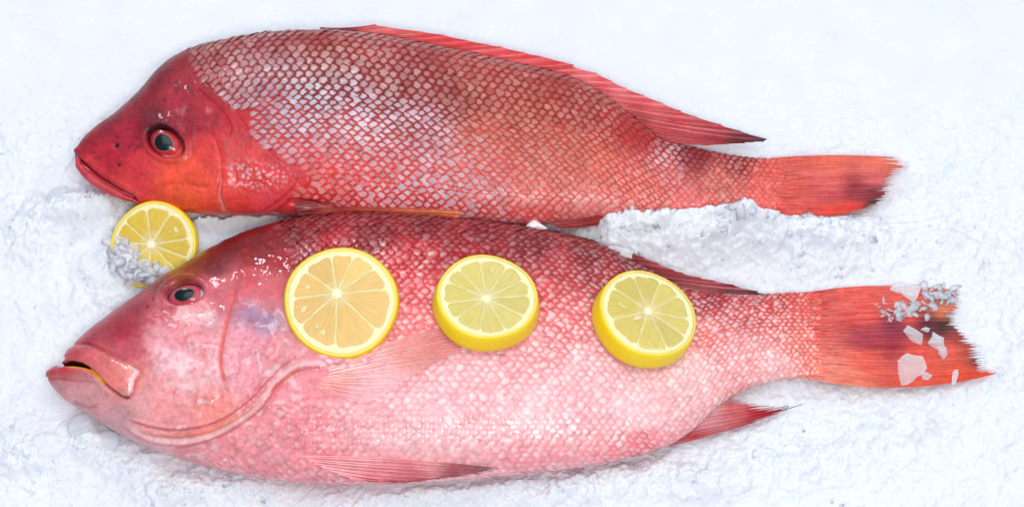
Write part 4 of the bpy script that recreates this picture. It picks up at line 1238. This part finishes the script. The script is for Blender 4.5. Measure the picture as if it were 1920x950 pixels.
# ------------------------------------------------------------------ ice bed
RIDGE = curve([(1000, 447), (1060, 450), (1135, 440), (1200, 438), (1260, 437), (1330, 432), (1385, 424), (1440, 420), (1490, 425), (1560, 432), (1640, 425)], 60)
RH = np.interp(np.linspace(0, 1, 60), [0, 0.1, 0.16, 0.205, 0.33, 0.5, 0.6, 0.7, 0.78, 0.9, 1], [1, 2, 9, 24, 26, 27, 30, 30, 21, 15, 5])
BUMPS = [(120, 400, 60, 30, 11), (190, 385, 50, 26, 12), (60, 440, 50, 40, 6), (230, 470, 34, 30, 9), (255, 505, 30, 26, 9), (200, 520, 60, 40, 6), (300, 540, 26, 14, 9),
         (60, 850, 70, 50, 8), (170, 830, 42, 30, 9), (250, 870, 60, 34, 6), (420, 915, 90, 25, 6), (320, 930, 60, 30, 6), (900, 925, 200, 28, 7), (700, 950, 120, 30, 4), (1150, 905, 150, 30, 6),
         (1450, 850, 120, 40, 5), (1300, 900, 120, 30, 4), (1650, 800, 120, 35, 4), (1560, 470, 80, 40, 5), (430, 425, 60, 9, 10), (380, 432, 30, 10, 9), (500, 418, 50, 7, 8), (1800, 480, 80, 60, 3), (1860, 640, 40, 60, 3)]
PRESS = [([(1430, 285), (1720, 280), (1720, 405), (1430, 415)], 7.0), ([(1490, 535), (1810, 525), (1890, 700), (1860, 730), (1490, 735)], 4.6),
         ([(1230, 820), (1320, 750), (1500, 752), (1500, 775), (1260, 850)], 4.5), ([(600, 870), (940, 868), (900, 900), (700, 912)], 4.0), ([(1240, 255), (1440, 250), (1440, 280), (1240, 285)], 10.0)]

def ice_h(x, y):
    p0 = np.stack([x, y, np.zeros_like(x)], -1)
    U, V = proj(p0)
    h = 5.0 * (fbm(U / 260, V / 200, 51, 3) - 0.5)
    cr = 0.22 + 0.5 * fbm(U / 150, V / 110, 55, 3)
    for (a, b, su, sv, hh) in BUMPS:
        g = np.exp(-(((U - a) / su) ** 2 + ((V - b) / sv) ** 2))
        h = h + hh * g; cr = cr + 0.5 * g
    dd, s, t = dist_line(RIDGE, U, V)
    rh = np.interp(t, np.linspace(0, 1, 60), RH)
    up = s < 0
    g = np.where(up, np.exp(-(dd / 20) ** 2), np.exp(-(dd / 62) ** 2))
    h = h + rh * g; cr = cr + 0.75 * g * rh / 25
    far = smooth(V, 330, 120)                              # the far side is smooth snow
    cr = np.clip(cr * (1 - 0.8 * far), 0.06, 1.3)
    wx = U + 8 * (vnoise(U / 18, V / 18, 71) - 0.5); wy = V * 1.1 + 8 * (vnoise(U / 18, V / 18, 72) - 0.5)
    a1, a2, i1 = worley(wx / 44, wy / 40, 61)
    b1, b2, i2 = worley(wx / 19, wy / 17, 63)
    d1, d2, i3 = worley(wx / 8, wy / 7.4, 65)
    h = h + cr * (5.0 * (0.62 - a1) * (0.3 + i1) + 2.2 * (0.6 - b1) * (0.25 + i2) + 0.6 * (0.5 + 0.9 * np.clip(cr - 0.4, 0, 1)) * (0.55 - d1) * (0.2 + 1.2 * i3))
    h = h + cr * (2.4 * facets(wx / 26, wy / 22, 67) + 1.7 * facets(wx / 12, wy / 11, 68) + 0.8 * facets(wx / 6, wy / 5.5, 69))
    h = h + 0.3 * (fbm(U / 5, V / 5, 81, 2) - 0.5)
    for poly, zz in PRESS:
        pl = np.array(poly, float); pc = pl.mean(0)
        ins = in_poly(pl, U, V)
        e, _, _ = dist_line(np.vstack([pl, pl[:1]]), U, V)
        k = np.where(ins, 1.0, np.exp(-(e / 14) ** 2))
        h = np.where(h > zz - 1.0, h * (1 - k) + (zz - 1.0) * k, h)
    return h * 0.001

def axis(lo, hi, n, far):
    mid = np.linspace(lo, hi, n)
    out = np.geomspace(0.006, far, 22)
    return np.concatenate([lo - out[::-1], mid, hi + out])
gx = axis(-0.305, 0.305, 1040, 0.9); gy = axis(-0.185, 0.19, 600, 0.9)
GX, GY = np.meshgrid(gx, gy, indexing='ij')
HZ = ice_h(GX, GY)
ib = mesh_obj('ice_bed', np.stack([GX, GY, HZ], -1).reshape(-1, 3), grid_faces(len(gx), len(gy))[:, ::-1], M_ICE)
ib['kind'] = 'structure'; ib['label'] = 'pale blue-white bed of crushed ice under both fish'

# ------------------------------------------------------------------ crushed ice shards
def hull_shape(rg, flat=0.6, n=11):
    bm = bmesh.new()
    for _ in range(n):
        p = rg.normal(0, 1, 3); p /= np.linalg.norm(p)
        bm.verts.new((p[0] * 1.25, p[1] * 0.75, p[2] * flat))
    r = bmesh.ops.convex_hull(bm, input=bm.verts)
    bmesh.ops.delete(bm, geom=[g for g in r['geom_interior'] if isinstance(g, bmesh.types.BMVert)], context='VERTS')
    bmesh.ops.triangulate(bm, faces=bm.faces)
    bm.verts.index_update()
    v = np.array([q.co[:] for q in bm.verts]); f = np.array([[q.index for q in t.verts] for t in bm.faces])
    bm.free()
    return v, f
SH = [hull_shape(RNG, RNG.uniform(0.4, 1.0), 8 + k % 3) for k in range(16)]

def rand_rot(rg, n):
    q = rg.normal(0, 1, (n, 4)); q /= np.linalg.norm(q, axis=1, keepdims=True)
    w_, x, y, z = q.T
    return np.stack([np.stack([1 - 2 * (y * y + z * z), 2 * (x * y - z * w_), 2 * (x * z + y * w_)], -1),
                     np.stack([2 * (x * y + z * w_), 1 - 2 * (x * x + z * z), 2 * (y * z - x * w_)], -1),
                     np.stack([2 * (x * z - y * w_), 2 * (y * z + x * w_), 1 - 2 * (x * x + y * y)], -1)], 1)

def lying_rot(rg, n, sd=0.4):
    a = rg.uniform(0, 6.28, n); tx = rg.normal(0, sd, n); ty = rg.normal(0, sd, n)
    z = np.stack([tx, ty, np.ones(n)], -1); z /= np.linalg.norm(z, axis=1, keepdims=True)
    x = np.stack([np.cos(a), np.sin(a), np.zeros(n)], -1); x -= z * (x * z).sum(1, keepdims=True); x /= np.linalg.norm(x, axis=1, keepdims=True)
    return np.stack([x, np.cross(z, x), z], -1)

def shard_cloud(name, pos, size, mat, lying=False):
    Rm = lying_rot(RNG, len(pos)) if lying else rand_rot(RNG, len(pos))
    pick = RNG.integers(0, len(SH), len(pos))
    vs, fs, off = [], [], 0
    for k, (sv, sf) in enumerate(SH):
        ix = np.where(pick == k)[0]
        if not len(ix):
            continue
        v = np.einsum('nij,vj->nvi', Rm[ix], sv * (np.array([1, 1, 0.45]) if lying else 1)) * size[ix][:, None, None] + pos[ix][:, None]
        f = sf[None] + (np.arange(len(ix)) * len(sv))[:, None, None] + off
        off += len(ix) * len(sv)
        vs.append(v.reshape(-1, 3)); fs.append(f.reshape(-1, 3))
    o = mesh_obj(name, np.concatenate(vs), np.concatenate(fs), mat, None, False)
    o['kind'] = 'stuff'
    return o

OUT1 = np.array([(u, v) for u, v in TOP1] + [(u, v) for u, v in BOT1[::-1]], float)
OUT2 = np.array([(u, v) for u, v in TOP2] + [(u, v) for u, v in BOT2[::-1]], float)
n = 30000
cu = RNG.uniform(-40, 1960, n); cv = RNG.uniform(-30, 990, n)
g = P(cu, cv, 0.0)
hz = ice_h(g[:, 0], g[:, 1])
pu, pv = proj(np.stack([g[:, 0], g[:, 1], hz], -1))
cov = in_poly(OUT1, pu, pv) | in_poly(OUT2, pu, pv)
for poly, zz in PRESS:
    cov |= in_poly(np.array(poly, float), pu, pv)
dd, s, t = dist_line(RIDGE, cu, cv)
dens = 0.015 + 0.30 * np.exp(-(np.where(s < 0, dd / 22, dd / 60)) ** 2)
for (a, b, su, sv, hh) in BUMPS:
    dens += 0.02 * hh * np.exp(-(((cu - a) / su) ** 2 + ((cv - b) / sv) ** 2))
dens *= 1 - 0.95 * smooth(cv, 330, 150)
ok = (RNG.random(n) < dens) & (~cov | (hz > 0.016))
pos = np.stack([g[:, 0], g[:, 1], hz], -1)[ok]
rid = np.exp(-(dd[ok] / 60) ** 2)
size = RNG.lognormal(0, 0.5, len(pos)) * (0.0013 + 0.0012 * rid)
size = size.clip(0.0005, 0.0052)
pos[:, 2] -= 0.4 * size
so = shard_cloud('crushed_ice', pos, size, M_SHARD, True)
so['label'] = 'fine shards of crushed ice strewn over the ice bed'

# heap of crushed ice on the upper lobe of the lower fish's tail
def blob(poly, n, z0, z1):
    pl = np.array(poly, float); out = []
    while len(out) < n:
        u = RNG.uniform(pl[:, 0].min(), pl[:, 0].max(), 200); v = RNG.uniform(pl[:, 1].min(), pl[:, 1].max(), 200)
        k = in_poly(pl, u, v)
        for a, b in zip(u[k], v[k]):
            out.append((a, b))
    out = np.array(out[:n])
    e, _, _ = dist_line(np.vstack([pl, pl[:1]]), out[:, 0], out[:, 1])
    z = z0 + (z1 - z0) * smooth(e, 0, 16) * RNG.random(n)
    return P(out[:, 0], out[:, 1], z * 0.001)
ps = np.concatenate([blob([(1728, 536), (1760, 530), (1795, 545), (1798, 560), (1780, 572), (1755, 578), (1735, 568), (1730, 552)], 42, 7.2, 10.0),
                     blob([(1636, 570), (1655, 562), (1690, 572), (1720, 566), (1745, 582), (1742, 596), (1715, 602), (1690, 604), (1665, 606), (1645, 592)], 46, 7.8, 9.5)])
so = shard_cloud('crushed_ice', ps, RNG.lognormal(math.log(0.0027), 0.35, len(ps)).clip(0.0008, 0.0042), M_SHARD, True)
so['label'] = 'clumps of clear crushed ice on the upper lobe of the lower tail'

# single chips
def ice_chip(u, v, z, poly, thick, label, tilt=(0, 0), mat=M_CLEAR, group=None, jit=0.6):
    """flat broken chip: outline (px offsets from u, v) extruded, edges broken"""
    o = P(u, v, z * 0.001)
    pts = np.array(poly, float)
    n = len(pts)
    fr = []
    for k in range(n):                                       # break every edge once
        a, b = pts[k], pts[(k + 1) % n]
        fr += [a, (a + b) / 2 + RNG.normal(0, 1.2, 2)]
    pts = np.array(fr); n = len(pts)
    lo = np.concatenate([pts, RNG.normal(0, jit, (n, 1))], 1)
    thick = thick * 1.6
    hi = np.concatenate([pts * 0.62 + RNG.normal(0, 1.0, (n, 2)), thick + RNG.normal(0, jit * 2.4, (n, 1))], 1)
    md = np.concatenate([pts * 1.03, np.full((n, 1), thick * 0.55) + RNG.normal(0, jit, (n, 1))], 1)
    top = np.concatenate([hi.mean(0, keepdims=True) + [[0, 0, 1.0]], lo.mean(0, keepdims=True)])
    V = np.concatenate([lo, md, hi, top])
    f = []
    for k in range(n):
        k2 = (k + 1) % n
        f += [(k, k2, n + k2, n + k), (n + k, n + k2, 2 * n + k2, 2 * n + k), (2 * n + k, 2 * n + k2, 3 * n), (k2, k, 3 * n + 1)]
    x, y, zz = V[:, 0], -V[:, 1] / CT, V[:, 2]
    zz = zz + x * tilt[0] + y * tilt[1]
    ob = mesh_obj('ice_chip', np.stack([x, y, zz], -1) * MPP, [tuple(reversed(q)) for q in f], mat, None, False)
    ob.location = o
    ob['label'] = label; ob['category'] = 'ice chip'
    if group:
        ob['group'] = group
    return ob

ice_chip(1711, 630, 7.6, [(-17, -8), (-8, -18), (18, -2), (14, 17), (-4, 9)], 5, 'flat squarish ice chip just under the dark band of the lower tail', (0.05, 0.05))
ice_chip(1753, 641, 7.6, [(-14, 4), (-4, -16), (16, -6), (16, 10), (2, 14)], 6, 'rounded ice chip right of the squarish one, under the tail\'s dark band', (-0.05, 0.1))
ice_chip(1765, 660, 7.4, [(-8, -8), (8, -8), (10, 6), (2, 14), (-6, 4)], 5, 'small ice chip touching the lower edge of the rounded chip on the tail', (0, 0.1))
ice_chip(1735, 619, 7.8, [(-9, 0), (0, -5), (9, -2), (5, 4)], 3, 'tiny oval ice sliver on the dark band of the lower tail')
ice_chip(1708, 692, 7.0, [(-24, -14), (-6, -26), (22, -20), (28, 0), (10, 14), (-4, 26), (-20, 28)], 6, 'largest ice chip, on the lower lobe of the lower tail', (0.04, 0.06))
ice_chip(1735, 706, 6.8, [(-10, -3), (0, -8), (12, -2), (6, 6), (-6, 5)], 4, 'little ice chip at the right edge of the largest tail chip')
ice_chip(1708, 551, 8.6, [(-20, -2), (-6, -16), (20, -12), (4, 18)], 6, 'triangular ice chip at the top edge of the lower tail', (0.1, -0.1))
ice_chip(1682, 541, 8.2, [(-14, 2), (-2, -8), (14, -8), (12, 6), (2, 9)], 4, 'small thin ice chip left of the triangular chip on the tail top')
ice_chip(1789, 708, 6.6, [(-6, 12), (-2, -10), (8, -14), (6, 0), (2, 12)], 3, 'upright ice sliver near the lower tail tip')
ice_chip(1874, 697, 5.5, [(-10, 0), (0, -7), (10, 0), (2, 8)], 5, 'small ice chip at the very tip of the lower tail')
ice_chip(1160, 478, 26, [(-45, -8), (-20, -14), (10, -10), (28, -4), (24, 6), (0, 10), (-24, 2)], 3, 'flat clear ice flake on the back of the lower fish beside the ridge', (0.02, 0.25))
ice_chip(1000, 424, 20, [(-22, 6), (0, -10), (14, -2), (26, 6), (0, 9)], 5, 'small pointed ice chip wedged between both fish bellies and back', (0, 0.2), M_CHIP)
def ice_lump(u, v, z, r, label, group, mat, sq=0.62):
    th = np.linspace(0.02, math.pi - 0.02, 13)[:, None]; an = np.linspace(0, 2 * math.pi, 20, endpoint=False)[None]
    d = np.stack([np.sin(th) * np.cos(an), np.sin(th) * np.sin(an), np.cos(th) + 0 * an], -1)
    k = int(u * 7 + v)
    q = 1.0 + 0 * an + 0 * th
    for _ in range(9):                                      # knock flats off it
        ax = RNG.normal(0, 1, 3); ax /= np.linalg.norm(ax)
        pr = (d * ax).sum(-1)
        lim = RNG.uniform(0.62, 0.92)
        q = np.minimum(q, np.where(pr > 0.2, lim / np.maximum(pr, 0.2), 9))
    q = q + 0.03 * (vnoise(d[..., 0] * 6 + k, d[..., 1] * 6 + d[..., 2] * 4, k % 97) - 0.5)
    vv = d * q[..., None] * np.array([r, r * 0.85, r * sq]) * MPP
    ob = mesh_obj('ice_lump', vv.reshape(-1, 3), grid_faces(13, 20, True), mat, None, True)
    ob.location = P(u, v, z * 0.001); ob.rotation_euler = (RNG.normal(0, 0.2), RNG.normal(0, 0.2), RNG.uniform(0, 6.28))
    ob['label'] = label; ob['category'] = 'ice lump'; ob['group'] = group

for k, (a, b, r, zz) in enumerate([(118, 376, 36, 6), (168, 352, 28, 7), (222, 356, 20, 7), (84, 402, 24, 4), (246, 470, 17, 15), (226, 450, 13, 15), (268, 500, 19, 14), (312, 512, 17, 14),
                                   (160, 800, 33, 5), (205, 825, 26, 4)]):
    lab = ['largest glassy ice lump, left in the heap below the upper fish\'s snout', 'middle glassy ice lump right under the upper fish\'s snout tip',
           'small glassy ice lump between the snout heap and the buried lemon slice', 'glassy ice lump farthest left in the heap below the snout',
           'ice lump over the middle left of the half-buried lemon slice', 'small ice lump at the upper left rim of the buried lemon slice',
           'ice lump over the lower left of the half-buried lemon slice', 'ice lump between buried lemon slice and the lower fish\'s head',
           'large rounded ice lump just below the lower fish\'s jaw', 'smaller rounded ice lump right of the one below the jaw'][k]
    gp = 'ice lumps by the snout' if k < 4 else 'ice lumps on the buried slice' if k < 8 else 'ice lumps below the jaw'
    ice_lump(a, b, zz, r, lab, gp, M_GLASSY)
ps = blob([(212, 428), (236, 434), (252, 452), (264, 470), (290, 482), (318, 508), (306, 528), (250, 528), (205, 500), (200, 450)], 80, 11.0, 18.5)
so = shard_cloud('crushed_ice', ps, RNG.lognormal(math.log(0.0032), 0.4, len(ps)).clip(0.0008, 0.0060), M_SHARD, True)
so['label'] = 'crushed ice spilling over the half-buried lemon slice'

print('scales', n1, n2)
